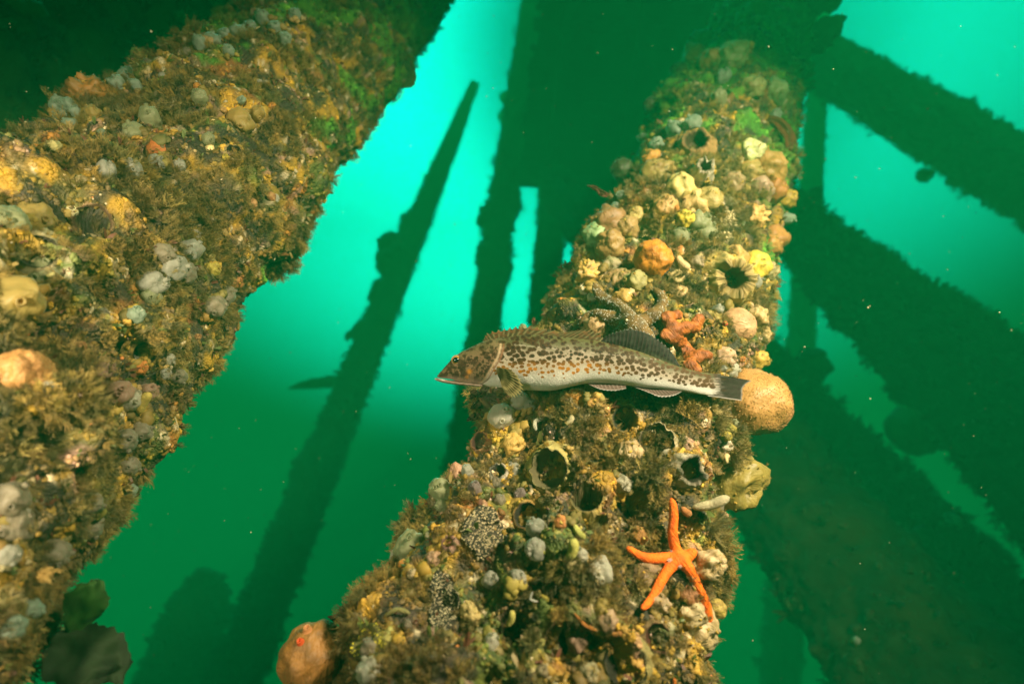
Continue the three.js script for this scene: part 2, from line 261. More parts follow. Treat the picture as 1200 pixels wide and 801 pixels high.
// smooth union of tapered capsules, meshed
function sdfGeo(caps, k = 0.006, res = 90, bump = 0, bf = 100) {
  const lo = new THREE.Vector3(9e9, 9e9, 9e9), hi = lo.clone().negate();
  for (const c of caps) for (const [p, r] of [[c.a, c.ra], [c.b, c.rb]]) { lo.min(p.clone().subScalar(r * 1.3 + k)); hi.max(p.clone().addScalar(r * 1.3 + k)); }
  const mid = lo.clone().add(hi).multiplyScalar(0.5), half = Math.max(hi.x - lo.x, hi.y - lo.y, hi.z - lo.z) / 2 * 1.06;
  const mc = new MarchingCubes(res, undefined, false, false, 400000), H = res / 2, f = mc.field;
  const pre = caps.map((c) => { const d = c.b.clone().sub(c.a); return [c.a.x, c.a.y, c.a.z, d.x, d.y, d.z, 1 / Math.max(1e-12, d.lengthSq()), c.ra, c.rb]; });
  for (let z = 0; z < res; z++) for (let y = 0; y < res; y++) for (let x = 0; x < res; x++) {
    const X = mid.x + (x - H) / H * half, Y = mid.y + (y - H) / H * half, Z = mid.z + (z - H) / H * half; let D = 1e3;
    for (const c of pre) {
      const px = X - c[0], py = Y - c[1], pz = Z - c[2], t = clamp((px * c[3] + py * c[4] + pz * c[5]) * c[6], 0, 1);
      const d = Math.hypot(px - t * c[3], py - t * c[4], pz - t * c[5]) - (c[7] + (c[8] - c[7]) * t);
      if (D > 100) { D = d; continue; } const h = Math.max(k - Math.abs(d - D), 0) / k; D = Math.min(D, d) - h * h * k * 0.25;
    }
    if (bump && D < 0.03) D -= bump * N(X * bf, Y * bf, Z * bf);
    f[x + y * res + z * res * res] = -D;
  }
  mc.isolation = 0; mc.update();
  const n = mc.count, P = new Float32Array(n * 3);
  for (let i = 0; i < n; i++) for (let j = 0; j < 3; j++) P[i * 3 + j] = mc.positionArray[i * 3 + j] * half + mid.getComponent(j);
  let g = new THREE.BufferGeometry(); g.setAttribute('position', new THREE.BufferAttribute(P, 3)); g = mergeVertices(g, half * 1e-4); g.computeVertexNormals();
  const pp = g.attributes.position, uv = new Float32Array(pp.count * 2); for (let i = 0; i < pp.count; i++) { uv[i * 2] = (pp.getX(i) + pp.getZ(i)) * 20; uv[i * 2 + 1] = (pp.getY(i) - pp.getZ(i) * 0.5) * 20; } g.setAttribute('uv', new THREE.BufferAttribute(uv, 2)); return g;
}
function flipIfInward(g) { // marching cubes faces outwards for a positive inside
  g.computeBoundingSphere(); const c = g.boundingSphere.center, p = g.attributes.position, n = g.attributes.normal; let s = 0; const v = new THREE.Vector3(), m = new THREE.Vector3();
  for (let i = 0; i < p.count; i += 7) { v.fromBufferAttribute(p, i).sub(c); m.fromBufferAttribute(n, i); s += v.dot(m); }
  if (s < 0) { const ix = g.index.array; for (let i = 0; i < ix.length; i += 3) { const t = ix[i]; ix[i] = ix[i + 1]; ix[i + 1] = t; } g.computeVertexNormals(); } return g;
}
// ---- turf: small instanced growth, gathered first and built at the end
function strip(pts, r0, r1, sides = 3) {
  const c = new THREE.CatmullRomCurve3(pts), n = pts.length + 1, g = new THREE.TubeGeometry(c, n, 1, sides, false), p = g.attributes.position, q = new THREE.Vector3(), v = new THREE.Vector3();
  for (let i = 0; i <= n; i++) { c.getPointAt(i / n, q); const r = lerp(r0, r1, i / n); for (let j = 0; j <= sides; j++) { const k = i * (sides + 1) + j; v.fromBufferAttribute(p, k).sub(q).setLength(r).add(q); p.setXYZ(k, v.x, v.y, v.z); } }
  g.deleteAttribute('uv'); return g;
}
function tuftGeo(seed, stems = 6, spread = 0.75, twigs = 7) {
  const r = rng(seed), parts = [], V = (x, y, z) => new THREE.Vector3(x, y, z);
  for (let k = 0; k < stems; k++) {
    const a = r() * 6.28, e = spread * (0.25 + 0.75 * r()), L = 0.6 + 0.5 * r(), b = (r() - 0.5) * 1.2, X = Math.cos(a), Z = Math.sin(a);
    const P = (t) => V(X * e * L * t + b * Z * 0.3 * t * t, L * t * (1 - 0.25 * e * t), Z * e * L * t - b * X * 0.3 * t * t);
    parts.push(strip([P(0), P(0.35), P(0.7), P(1)], 0.022, 0.009));
    for (let j = 0; j < twigs; j++) { const t = 0.25 + 0.72 * (j + r() * 0.6) / twigs, p = P(t), w = a + (j % 2 ? 1.1 : -1.1) + (r() - 0.5), l = 0.24 * (1.15 - t) + 0.08; parts.push(strip([p, V(p.x + Math.cos(w) * l * 0.6, p.y + l * 0.35, p.z + Math.sin(w) * l * 0.6), V(p.x + Math.cos(w) * l, p.y + l * 0.95, p.z + Math.sin(w) * l)], 0.014, 0.008)); }
  }
  const g = mergeGeometries(parts); g.computeVertexNormals(); return g;
}
function crumbGeo(seed) {
  const parts = [], r = rng(seed);
  for (let k = 0; k < 4; k++) { const s = new THREE.IcosahedronGeometry(0.35 + 0.35 * r(), 1), p = s.attributes.position; const ox = (r() - 0.5) * 1.1, oy = r() * 0.5, oz = (r() - 0.5) * 1.1; for (let i = 0; i < p.count; i++) { const x = p.getX(i), y = p.getY(i), z = p.getZ(i), d = 1 + 0.5 * N(x * 3 + seed + k * 3, y * 3, z * 3); p.setXYZ(i, x * d + ox, y * d * 0.8 + oy, z * d + oz); } s.deleteAttribute('uv'); parts.push(s); }
  let g = mergeGeometries(parts); g.deleteAttribute('normal'); g = mergeVertices(g, 1e-3); g.computeVertexNormals(); return g;
}
function bladeGeo(seed) { // a little crooked frond
  const r = rng(seed), parts = [];
  for (let k = 0; k < 4; k++) { const n = 5, pos = [], idx = [], a = r() * 6.28, e = 0.3 + 0.5 * r(), tw = (r() - 0.5) * 2, w = 0.10 + 0.1 * r(); for (let i = 0; i <= n; i++) { const t = i / n, ww = w * Math.sin(Math.PI * (0.12 + 0.8 * t)), A = a + tw * t, x = Math.cos(a) * e * t, z = Math.sin(a) * e * t, y = t * (1 - 0.3 * e * t); pos.push(x - Math.sin(A) * ww, y, z + Math.cos(A) * ww, x + Math.sin(A) * ww, y + 0.03, z - Math.cos(A) * ww); if (i) { const q = i * 2; idx.push(q, q - 2, q - 1, q, q - 1, q + 1); } } const g = new THREE.BufferGeometry(); g.setAttribute('position', new THREE.Float32BufferAttribute(pos, 3)); g.setIndex(idx); g.computeVertexNormals(); parts.push(g); }
  return mergeGeometries(parts);
}
const TURF = { tuft: [tuftGeo(1, 8, 0.8, 9), tuftGeo(2, 9, 0.95, 8), tuftGeo(3, 7, 0.55, 11)], crumb: [crumbGeo(4), crumbGeo(5), crumbGeo(6)], blade: [bladeGeo(7), bladeGeo(8)], bead: [new THREE.IcosahedronGeometry(1, 2)] };
const turfMat = { tuft: std(1, 1, 1, 0.75, { physical: 1, transmission: 0.2, thickness: 0 }), crumb: std(1, 1, 1, 0.7), blade: std(1, 1, 1, 0.6, { physical: 1, transmission: 0.35, thickness: 0 }), bead: std(1, 1, 1, 0.5) };
const turf = {};
const _q = new THREE.Quaternion(), _m = new THREE.Matrix4(), _v = new THREE.Vector3();
function sow(bed, kind, variant, p, n, size, color, r, tilt = 0.5) {
  const key = bed + '|' + kind + '|' + (variant % TURF[kind].length), L = turf[key] ??= { m: [], c: [] };
  const nn = _v.set(n.x + tilt * (r() - 0.5), n.y + tilt * (r() - 0.5), n.z + tilt * (r() - 0.5)).normalize();
  _q.setFromUnitVectors(UPY, nn).multiply(new THREE.Quaternion().setFromAxisAngle(UPY, r() * 6.28));
  const sx = size * (0.8 + 0.4 * r()); _m.compose(p, _q, new THREE.Vector3(sx, size * (0.75 + 0.5 * r()), sx)); L.m.push(..._m.elements); L.c.push(color[0], color[1], color[2]);
}
function inFrame(p, margin = 0.12) { const v = p.clone().sub(EYE).applyQuaternion(camera.quaternion.clone().invert()); if (v.z > -0.1) return false; return Math.abs(v.x / -v.z) < 0.865 + margin && Math.abs(v.y / -v.z) < 0.577 + margin; }
// ---------------------------------------------------------------- turf on the two near pilings and shaggy growth on the far ones
const TUFTS = [[0.30, 0.20, 0.035], [0.22, 0.16, 0.03], [0.36, 0.22, 0.035], [0.17, 0.15, 0.035], [0.40, 0.29, 0.06]];
function carpet(P, bed, n, seed, kd) {
  const r = rng(seed); let made = 0, tries = 0;
  while (made < n && tries++ < n * 40) {
    const s = lerp(-1.1, 3.0, Math.pow(r(), 1.5)), th = (r() * 2 - 1) * 2.0, c = P.P0.clone().addScaledVector(P.D, s).addScaledVector(P.radial(th), P.R);
    if (!inFrame(c) || P.inPit(s, th)) continue; const d = c.distanceTo(EYE); if (r() > Math.min(1, 0.5 / (d * d)) * (Math.cos(th) > 0.1 ? 1 : 0.8)) continue;
    const p = P.point(s, th, -0.002), n3 = P.normal(s, th, 0.006), a = fbm(p.x * 10 + seed, p.y * 10, p.z * 10, 3), b = N(p.x * 26, p.y * 26 + seed, p.z * 26), col = greener(crustColour(p, kd), p, s - (P === RP ? 0.45 : 0.15)), v = Math.floor(r() * 9), far = Math.min(1.8, 0.75 + 0.3 * d);
    let q = r(); made++;
    if (q < clamp(0.16 + 1.8 * a, 0.03, 0.75)) { const t = TUFTS[v % 5], k = 0.5 + 0.8 * r(); sow(bed, 'tuft', v, p, n3.clone().lerp(UPY, -0.1), (0.007 + 0.013 * r() * r() + 0.008 * Math.max(0, a)) * far, mixc(t, col, col[1] > 1.6 * col[0] ? 0.75 : 0.25).map((x) => x * k), r, 0.9); }
    else if (q < 0.86) { const k = 0.7 + 0.9 * r(); sow(bed, 'crumb', v, p, n3, (0.0016 + 0.0042 * r() * r()) * far, mixc(col, r() < 0.6 ? GOLD : TAN, 0.35 * r() * (col[1] > 1.6 * col[0] ? 0.3 : 1)).map((x) => x * k), r); }
    else if (q < 0.93) { const w = r(); sow(bed, 'blade', v, p, n3, (0.005 + 0.010 * r() * r()) * far, w < 0.35 ? [0.16, 0.05, 0.02] : w < 0.7 ? [0.13, 0.17, 0.03] : [0.3, 0.2, 0.05], r, 0.9); }
    else { const w = r(); sow(bed, 'bead', v, p, n3, (0.0009 + 0.0016 * r() * r()) * far, w < 0.4 ? [0.5, 0.4, 0.24] : w < 0.6 ? [0.55, 0.18, 0.04] : w < 0.8 ? [0.6, 0.45, 0.08] : [0.5, 0.32, 0.25], r); }
  }
}
carpet(RP, 'fish piling', 33000, 101, 0); carpet(LP, 'left piling', 31000, 202, 20);
FP.forEach((P, i) => {
  const r = rng(900 + i), n = 2700; let made = 0, tries = 0, len = P.s1 - P.s0;
  while (made < n && tries++ < 50000) {
    const s = P.s0 + len * r(), th = (r() * 2 - 1) * 2.2, c = P.P0.clone().addScaledVector(P.D, s); if (!inFrame(c, 0.2)) continue; const d = c.distanceTo(EYE); if (r() > Math.min(1, 40 / (d * d))) continue;
    const p = P.point(s, th, -0.004), n3 = P.radial(th), cc = murkColour(p).map((v, j) => v * (P.green ?? 1) * (P.green > 1 && j === 1 ? 1.5 : 1)), k = 0.6 + 0.9 * r(), v = Math.floor(r() * 9), q = r(), a = N(p.x * 4, p.y * 4 + i, p.z * 4); made++;
    if (q < 0.45) sow('far pilings', 'tuft', v, p, n3, (0.02 + 0.05 * r() * r() + 0.05 * Math.max(0, a)) * Math.min(1.7, 0.5 + d * 0.2), [cc[0] * k, cc[1] * k, cc[2] * k], r, 0.9);
    else if (q < 0.8) sow('far pilings', 'crumb', v, p, n3, (0.008 + 0.02 * r() * r() + 0.03 * Math.max(0, a)) * Math.min(1.7, 0.5 + d * 0.2), [cc[0] * k, cc[1] * k, cc[2] * k], r);
    else sow('far pilings', 'blade', v, p, n3, (0.02 + 0.06 * r() * r()) * Math.min(1.7, 0.5 + d * 0.2), [cc[0] * 0.8, cc[1] * k, cc[2] * 0.7], r, 1.0);
  }
});
// ---------------------------------------------------------------- what sits on the pilings, each where the photograph shows it
const R5 = rng(5005);
function seat(P, o, x, y, r, { ry = 1, rz = 1, sink = 0, face = 0.25, spin = R5() * 6.28, px = 0, py = 0 } = {}) {
  const q = P.hit(x, y), s = r * q.depth / FPX, view = EYE.clone().sub(q.p).normalize();
  const n = q.n.clone().lerp(view, face).add(camV(px, py, 0)).normalize();
  onto(o, q.p.clone().addScaledVector(n, -sink * s), n, spin); o.scale.set(s, s * ry, s * rz); o.userData.at = { p: q.p, n, s, P }; return o;
}
// fringe of turf round the foot of something seated
function fringe(o, n = 10, size = 0.008) {
  const { p, n: nn, s, P } = o.userData.at, a = new THREE.Vector3().crossVectors(nn, new THREE.Vector3(0.3, 0.9, 0.1)).normalize(), b = new THREE.Vector3().crossVectors(nn, a); delete o.userData.at;
  for (let i = 0; i < n; i++) { const t = R5() * 6.28, d = s * (0.85 + 0.5 * R5()), c = crustColour(p.clone().addScaledVector(a, i * 0.01)), k = 0.6 + 0.8 * R5(); sow(P === RP ? 'fish piling' : 'left piling', R5() < 0.45 ? 'tuft' : 'crumb', i, p.clone().addScaledVector(a, Math.cos(t) * d).addScaledVector(b, Math.sin(t) * d).addScaledVector(nn, -0.15 * s), nn, R5() < 0.5 ? size * (0.5 + R5()) : 0.003 + 0.004 * R5(), mixc(TUFTS[i % 5], c, 0.5).map((v) => v * k), R5, 0.9); }
}
const FEAT = []; const feat = (P, x, y, label) => { if (label && label.split(/\s+/).length <= 10) FEAT.push({ P, x, y, label }); };
const ORD = ['first', 'second', 'third', 'fourth', 'fifth', 'sixth', 'seventh', 'eighth', 'ninth', 'tenth', 'eleventh'];
let seedNo = 1; const fillGeo = [];
function squirtAt(P, x, y, r, tint, label, o = {}, grp) {
  if (!grp) feat(P, x, y, label);
  const g = squirt(tint, seedNo++); g.name = numbered('sea_squirt'); tag(g, label, 'sea squirt', grp); scene.add(g); seat(P, g, x, y, r, { ry: 0.85 + 0.4 * R5(), rz: 0.8 + 0.4 * R5(), face: 0.3, sink: 0.1, ...o }); fringe(g, 6); return g;
}
function lumpAt(P, name, cat, x, y, r, shape, label, o = {}, grp, mat = softMat) {
  feat(P, x, y, label);
  const m = mesh(name, lump(seedNo++ * 1.37, { amp: 0.2, fine: 0.05, ...shape }), mat); tag(m, label, cat, grp); seat(P, m, x, y, r, { sink: P === RP ? 0.08 : 0.25, ...o });
  if (P === RP || P === LP) { m.updateMatrixWorld(); const gp = m.geometry.attributes.position, gn = m.geometry.attributes.normal, a = new THREE.Vector3(), b = new THREE.Vector3(); for (let i = 0; i < r * 1.2; i++) { const k = Math.floor(R5() * gp.count), u = R5(); a.fromBufferAttribute(gp, k); if (a.y < 0) continue; a.applyMatrix4(m.matrixWorld); b.fromBufferAttribute(gn, k).transformDirection(m.matrixWorld); const v = 0.6 + 0.8 * R5(); sow(P === RP ? 'fish piling' : 'left piling', u < 0.45 ? 'tuft' : u < 0.85 ? 'crumb' : 'bead', k, a, b, u < 0.45 ? 0.003 + 0.004 * R5() : u < 0.85 ? 0.0008 + 0.0016 * R5() : 0.0008, mixc(TUFTS[k % 5], GOLD, 0.4 * R5()).map((q) => q * v), R5, 0.8); } }
  fringe(m, Math.round(r * 0.9)); return m;
}
// fuzzy anemone: soft globe whose surface is set with short tentacles
const hairGeo = (() => { const g = new THREE.ConeGeometry(0.011, 0.075, 4, 1, true); g.translate(0, 0.035, 0); return g; })();
function fuzzyAt(P, x, y, r, shape, label, o = {}, n = 2200, len = 1) {
  const g = group('anemone', label, 'anemone'), geo = lump(seedNo++ * 1.37, { seg: 48, amp: 0.1, fine: 0.03, low: 0.6, ...shape }); mesh('body', geo, softMat, g);
  const p = geo.attributes.position, nm = geo.attributes.normal, cl = geo.attributes.color, im = new THREE.InstancedMesh(hairGeo, hairMat, n), q = new THREE.Quaternion(), m = new THREE.Matrix4(), a = new THREE.Vector3(), b = new THREE.Vector3(), c = new THREE.Color(), rr = rng(seedNo * 17);
  for (let i = 0; i < n; i++) { const sg = geo.parameters ? geo.parameters.widthSegments : 48, k = Math.floor(rr() * (p.count - sg - 3)), t = rr(); a.fromBufferAttribute(p, k).lerp(b.fromBufferAttribute(p, (k + 1) % (sg + 1) ? k + 1 : k), t).lerp(b.fromBufferAttribute(p, k + sg + 1), rr() * 0.9); b.fromBufferAttribute(nm, k).add(new THREE.Vector3(rr() - 0.5, rr() - 0.5, rr() - 0.5).multiplyScalar(0.9)).normalize(); q.setFromUnitVectors(UPY, b); const s = len * (0.3 + 1.1 * rr()); m.compose(a, q, new THREE.Vector3(1, s, 1)); im.setMatrixAt(i, m); const v = 0.85 + 0.6 * rr(); im.setColorAt(i, c.setRGB(cl.getX(k) * v, cl.getY(k) * v, cl.getZ(k) * v)); }
  im.name = 'tentacles'; im.userData.kind = 'stuff'; im.castShadow = im.receiveShadow = true; g.add(im); seat(P, g, x, y, r, { sink: 0.1, ...o }); delete g.userData.at; return g;
}
const hairMat = std(1, 1, 1, 0.6, { physical: 1, transmission: 0.35, thickness: 0 });
function cupAt(P, x, y, r, shape, label, o = {}) {
  const g = group('barnacle', label, 'barnacle'); mesh('shell', barnacleGeo(seedNo++ * 0.77, shape), crustMat2, g);
  seat(P, g, x, y, r * 1.08, { face: 0.4, sink: 0.05, ...o });
  const { p, n, s } = g.userData.at, a = new THREE.Vector3().crossVectors(n, new THREE.Vector3(0.2, 0.9, 0.3)).normalize(), b = new THREE.Vector3().crossVectors(n, a), h = (shape.tall ?? 1) * (o.ry ?? 1);
  for (let i = 0; i < r * 4; i++) { const t = R5() * 6.28, u = R5(), d = s * lerp(1.3, 0.95, u), k = 0.6 + 0.8 * R5(), w = R5(); sow(P === RP ? 'fish piling' : 'left piling', w < 0.45 ? 'tuft' : w < 0.93 ? 'crumb' : 'bead', i, p.clone().addScaledVector(a, Math.cos(t) * d).addScaledVector(b, Math.sin(t) * d).addScaledVector(n, s * (u * h - 0.35) * 0.95), n.clone().addScaledVector(a, Math.cos(t) * 0.9).addScaledVector(b, Math.sin(t) * 0.9).normalize(), w < 0.45 ? 0.004 + 0.006 * R5() : w < 0.93 ? 0.0015 + 0.003 * R5() : 0.0015, mixc(TUFTS[i % 5], w < 0.93 ? GOLD : CREAM, 0.5).map((v) => v * k), R5, 0.8); }
  delete g.userData.at; return g;
}
const crustMat2 = new THREE.MeshStandardMaterial({ vertexColors: true, roughness: 0.65, bumpMap: grainTex, bumpScale: 0.0015, side: THREE.DoubleSide });
// finger-shaped squirt or worm tube lying on the growth between two pixels
function fingerAt(P, x0, y0, x1, y1, r, col, name, cat, label, lift = 1.0, bend = 0.12) {
  const A = P.hit(x0, y0), B = P.hit(x1, y1), d = Math.min(A.depth, B.depth), s = r * d / FPX, a = at(x0, y0, d).addScaledVector(camV(0, 0, 1), s * lift), b = at(x1, y1, d).addScaledVector(camV(0, 0, 1), s * lift * 1.6), m = a.clone().lerp(b, 0.5), side = new THREE.Vector3().crossVectors(b.clone().sub(a), camV(0, 0, 1)).multiplyScalar(bend); m.add(side);
  const c = new THREE.CatmullRomCurve3([a, m, b]), n = 18, k = 14, g = new THREE.TubeGeometry(c, n, 1, k, false), p = g.attributes.position, q = new THREE.Vector3(), v = new THREE.Vector3(), sd = seedNo++;
  for (let i = 0; i <= n; i++) { const t = i / n, w = s * Math.sqrt(Math.max(0.0001, 1 - Math.pow(Math.abs(2 * t - 1), 3.2))) * (0.82 + 0.25 * t + 0.08 * N(t * 5, sd, 0)); c.getPointAt(t, q); for (let j = 0; j <= k; j++) { const e = i * (k + 1) + j; v.fromBufferAttribute(p, e).sub(q).setLength(w).add(q); p.setXYZ(e, v.x, v.y, v.z); } }
  paint(g, (u) => col.map((h) => h * (0.9 + 0.35 * N(u.x * 150, u.y * 150, u.z * 150)))); g.computeVertexNormals(); return tag(mesh(name, g, softMat), label, cat);
}
// a colony that coats the crust: dark skin set with pale grains
function colonyAt(P, x, y, rx, ry, label, skin, grain, n = 420) {
  const q0 = P.hit(x, y), g = group('speckled_colony', label, 'colony'), nr = 12, nt = 36, pos = [], idx = [], uv = [], rr = rng(seedNo++ * 31), C = [];
  const pt = (u, v, lift) => { const q = P.hit(x + u * rx, y + v * ry); return q.p.clone().addScaledVector(q.n, lift); };
  for (let j = 0; j <= nr; j++) for (let i = 0; i <= nt; i++) { const t = (i % nt) / nt * 6.2832, e = j / nr, w = e * (0.85 + 0.3 * N(Math.cos(t) * 1.7 + x, Math.sin(t) * 1.7, y)), p = pt(Math.cos(t) * w, Math.sin(t) * w, j === nr ? -0.003 : 0.0035); pos.push(p.x - q0.p.x, p.y - q0.p.y, p.z - q0.p.z); uv.push(Math.cos(t) * w, Math.sin(t) * w); C.push(...skin.map((c) => c * (1 + 0.5 * N(p.x * 120, p.y * 120, p.z * 120)))); if (j && i) { const A = j * (nt + 1) + i, B = A - 1, D = A - nt - 1, E = D - 1; idx.push(A, D, B, B, D, E); } }
  const geo = new THREE.BufferGeometry(); geo.setAttribute('position', new THREE.Float32BufferAttribute(pos, 3)); geo.setAttribute('uv', new THREE.Float32BufferAttribute(uv, 2)); geo.setAttribute('color', new THREE.Float32BufferAttribute(C, 3)); geo.setIndex(idx); geo.computeVertexNormals();
  g.position.copy(q0.p); mesh('skin', geo, crustMat2, g);
  const im = new THREE.InstancedMesh(TURF.bead[0], turfMat.bead, n), m = new THREE.Matrix4(), c = new THREE.Color();
  for (let i = 0; i < n; i++) { const t = rr() * 6.28, e = Math.sqrt(rr()) * 0.95 * (0.85 + 0.3 * N(Math.cos(t) * 1.7 + x, Math.sin(t) * 1.7, y)), q = P.hit(x + Math.cos(t) * e * rx, y + Math.sin(t) * e * ry), s = q.depth / FPX * (0.55 + 0.55 * rr()), k = 0.55 + 0.6 * rr(); m.compose(q.p.addScaledVector(q.n, 0.0035).sub(q0.p), new THREE.Quaternion().setFromUnitVectors(UPY, q.n).multiply(new THREE.Quaternion().setFromAxisAngle(UPY, rr() * 6)), new THREE.Vector3(s * (0.8 + 0.9 * rr()), s * 0.6, s * 0.8)); im.setMatrixAt(i, m); im.setColorAt(i, c.setRGB(grain[0] * k, grain[1] * k, grain[2] * k)); }
  im.name = 'grains'; im.userData.kind = 'stuff'; im.castShadow = im.receiveShadow = true; g.add(im); return g;
}
// colours
const PEACH = [0.56, 0.30, 0.11], ORANGE = [0.62, 0.26, 0.025], SALMON = [0.52, 0.28, 0.18], BEIGE = [0.52, 0.40, 0.22], YELLOW = [0.62, 0.46, 0.05], LEMON = [0.62, 0.56, 0.16], GREYTAN = [0.33, 0.26, 0.14], REDBROWN = [0.25, 0.085, 0.02], SAGE = [0.36, 0.36, 0.16];
const L = (P, x, y, r, a, b, label, o, name = 'sea_squirt', cat = 'sea squirt', shape = {}) => lumpAt(P, name, cat, x, y, r > 6 && P === RP ? r * 1.18 : r, { a, b, ...shape }, label, o);

// --- the fish piling: large single things
fuzzyAt(RP, 886, 466, 37, { a: [0.52, 0.27, 0.085], b: [0.40, 0.21, 0.055], amp: 0.1, freq: 1.0 }, 'largest peach orange plumose anemone, a furry globe touching the tip of the fish tail', { ry: 1.05, face: 0, px: 0.55, py: -0.25, sink: -0.45 }, 6500, 0.5);
fuzzyAt(RP, 767, 306, 22, { a: [0.60, 0.24, 0.02], b: [0.46, 0.17, 0.015], amp: 0.14 }, 'round bright orange anemone above the brown sea star', { ry: 0.95, face: 0.45 }, 2600, 0.7);
{
  const b = group('large_sea_squirt', 'large brown barrel shaped sea squirt with one red siphon at the bottom edge', 'sea squirt'), geo = lump(88, { a: [0.30, 0.13, 0.025], b: [0.17, 0.075, 0.015], amp: 0.08, seg: 56, fine: 0.012, low: 0.9 }); mesh('tunic', geo, firmMat, b);
  seat(RP, b, 405, 775, 38, { face: 0, px: -0.8, py: 0.05, sink: 0.1, spin: 0, ry: 0.95 }); b.position.copy(at(392, 776, RP.hit(405, 775).depth - 0.01)); delete b.userData.at;
  const inv = (x, y, d) => { b.updateMatrixWorld(); return b.worldToLocal(at(x, y, d)); }, dd = b.position.distanceTo(EYE);
  const rc = new THREE.Raycaster(); const place = (x, y, o, s) => { b.updateMatrixWorld(true); rc.set(EYE, dirPX(x, y).normalize()); const h = rc.intersectObject(b.children[0])[0]; if (!h) return; o.position.copy(b.worldToLocal(h.point.clone())); o.quaternion.setFromUnitVectors(UPY, h.face.normal); o.scale.setScalar(s); };
  const s1 = mesh('siphon', siphonGeo(0.11, 0.16), std(0.55, 0.07, 0.015, 0.5), b); place(352, 752, s1, 0.72); s1.userData.label = 'open red siphon';
  const s2 = mesh('siphon', siphonGeo(0.10, 0.13), std(0.42, 0.17, 0.06, 0.5), b); place(360, 738, s2, 1);
}
// orange brown branching sponge behind the tail
{
  const P3 = (x, y, lift) => { const q = RP.hit(x, y); return at(x, y, q.depth - lift); }, rr = (x, y) => RP.hit(x, y).depth / FPX;
  const path = (pts, r) => pts.slice(1).map((p, i) => ({ a: P3(pts[i][0], pts[i][1], 0.010), b: P3(p[0], p[1], 0.010), ra: r * 0.00108, rb: r * 0.00108 * (0.85 + 0.3 * R5()) }));
  const geo = flipIfInward(sdfGeo([...path([[782, 372], [790, 386], [797, 401], [806, 413], [818, 418], [828, 417]], 7), ...path([[790, 388], [803, 384], [815, 382], [819, 374]], 6.5), ...path([[797, 401], [788, 395], [779, 392]], 6), ...path([[806, 414], [808, 428], [815, 434]], 6.5), ...path([[782, 372], [795, 368]], 5.5)], 0.006, 96, 0.002, 150));
  paint(geo, (p) => mixc([0.36, 0.10, 0.012], [0.22, 0.055, 0.01], smooth(-0.3, 0.4, fbm(p.x * 60, p.y * 60, p.z * 60, 3)))); tag(mesh('branching_sponge', geo, firmMat), 'rust orange lobed sponge with dark gaps above the fish tail', 'sponge');
}
// big empty barnacle shells
cupAt(RP, 648, 552, 25, { open: 0.78, tall: 1.0, a: [0.40, 0.30, 0.08], b: [0.50, 0.42, 0.16], inside: [0.13, 0.105, 0.045] }, 'large wide open barnacle shell with an olive inside, the roundest below the fish', { ry: 0.8 });
cupAt(RP, 688, 587, 22, { open: 0.7, tall: 1.0, a: [0.46, 0.30, 0.06], b: [0.55, 0.42, 0.14], inside: [0.10, 0.085, 0.03] }, 'open barnacle shell with a golden rim just right of the roundest one', { ry: 0.85, py: 0.25 });
cupAt(RP, 732, 492, 18, { open: 0.68, a: [0.36, 0.26, 0.07], b: [0.5, 0.38, 0.12], inside: [0.03, 0.024, 0.01] }, 'dark barnacle opening close under the rear belly of the fish', { ry: 0.7 });
cupAt(RP, 768, 526, 23, { open: 0.74, a: [0.38, 0.29, 0.13], b: [0.55, 0.46, 0.3], inside: [0.06, 0.04, 0.022] }, 'wide barnacle shell with a pale tan side wall right of the dark opening', { ry: 0.95, py: 0.3 });
cupAt(RP, 797, 553, 19, { open: 0.6, tall: 1.3, a: [0.36, 0.28, 0.16], b: [0.55, 0.48, 0.36], inside: [0.03, 0.02, 0.01] }, 'tall whitish barnacle shell beside the olive sponge at the right edge', { ry: 1.1, px: 0.3 });
cupAt(RP, 731, 780, 27, { open: 0.78, a: [0.26, 0.21, 0.07], b: [0.36, 0.28, 0.1], inside: [0.02, 0.016, 0.007] }, 'big dark barnacle hole at the very bottom edge of the picture', { ry: 0.6 });
cupAt(RP, 768, 748, 18, { open: 0.72, a: [0.2, 0.13, 0.05], b: [0.3, 0.18, 0.07], inside: [0.10, 0.02, 0.008] }, 'dark red lined barnacle hole left of the beige lobed anemone', { ry: 0.7 });
cupAt(RP, 668, 748, 21, { open: 0.75, a: [0.24, 0.19, 0.07], b: [0.34, 0.27, 0.1], inside: [0.02, 0.014, 0.008] }, 'dark barnacle hole with a brown squirt inside, low on the piling', { ry: 0.6 });
cupAt(RP, 620, 606, 17, { open: 0.7, a: [0.45, 0.2, 0.03], b: [0.5, 0.33, 0.1], inside: [0.02, 0.014, 0.008] }, 'dark barnacle hole with an orange left rim above two smoky squirts', { ry: 0.7 });
cupAt(RP, 568, 520, 13, { open: 0.66, a: [0.42, 0.12, 0.05], b: [0.5, 0.3, 0.12], inside: [0.05, 0.012, 0.008] }, 'small barnacle with red crust near the left edge of the piling', { ry: 0.9 });
cupAt(RP, 585, 557, 11, { open: 0.66, a: [0.4, 0.3, 0.18], b: [0.66, 0.6, 0.5], inside: [0.025, 0.02, 0.01] }, 'small barnacle with white plates left of the roundest open shell', { ry: 0.9 });
cupAt(RP, 527, 637, 9, { open: 0.55, a: [0.48, 0.22, 0.16], b: [0.5, 0.34, 0.24], inside: [0.14, 0.05, 0.035] }, 'pink ringed barnacle left of the black and white speckled colony', { ry: 0.8 });
cupAt(RP, 590, 632, 6, { open: 0.5, a: [0.5, 0.46, 0.36], b: [0.6, 0.56, 0.46], inside: [0.06, 0.05, 0.03] }, 'tiny pale ring barnacle on the black and white speckled colony', { ry: 0.7, sink: 0 });
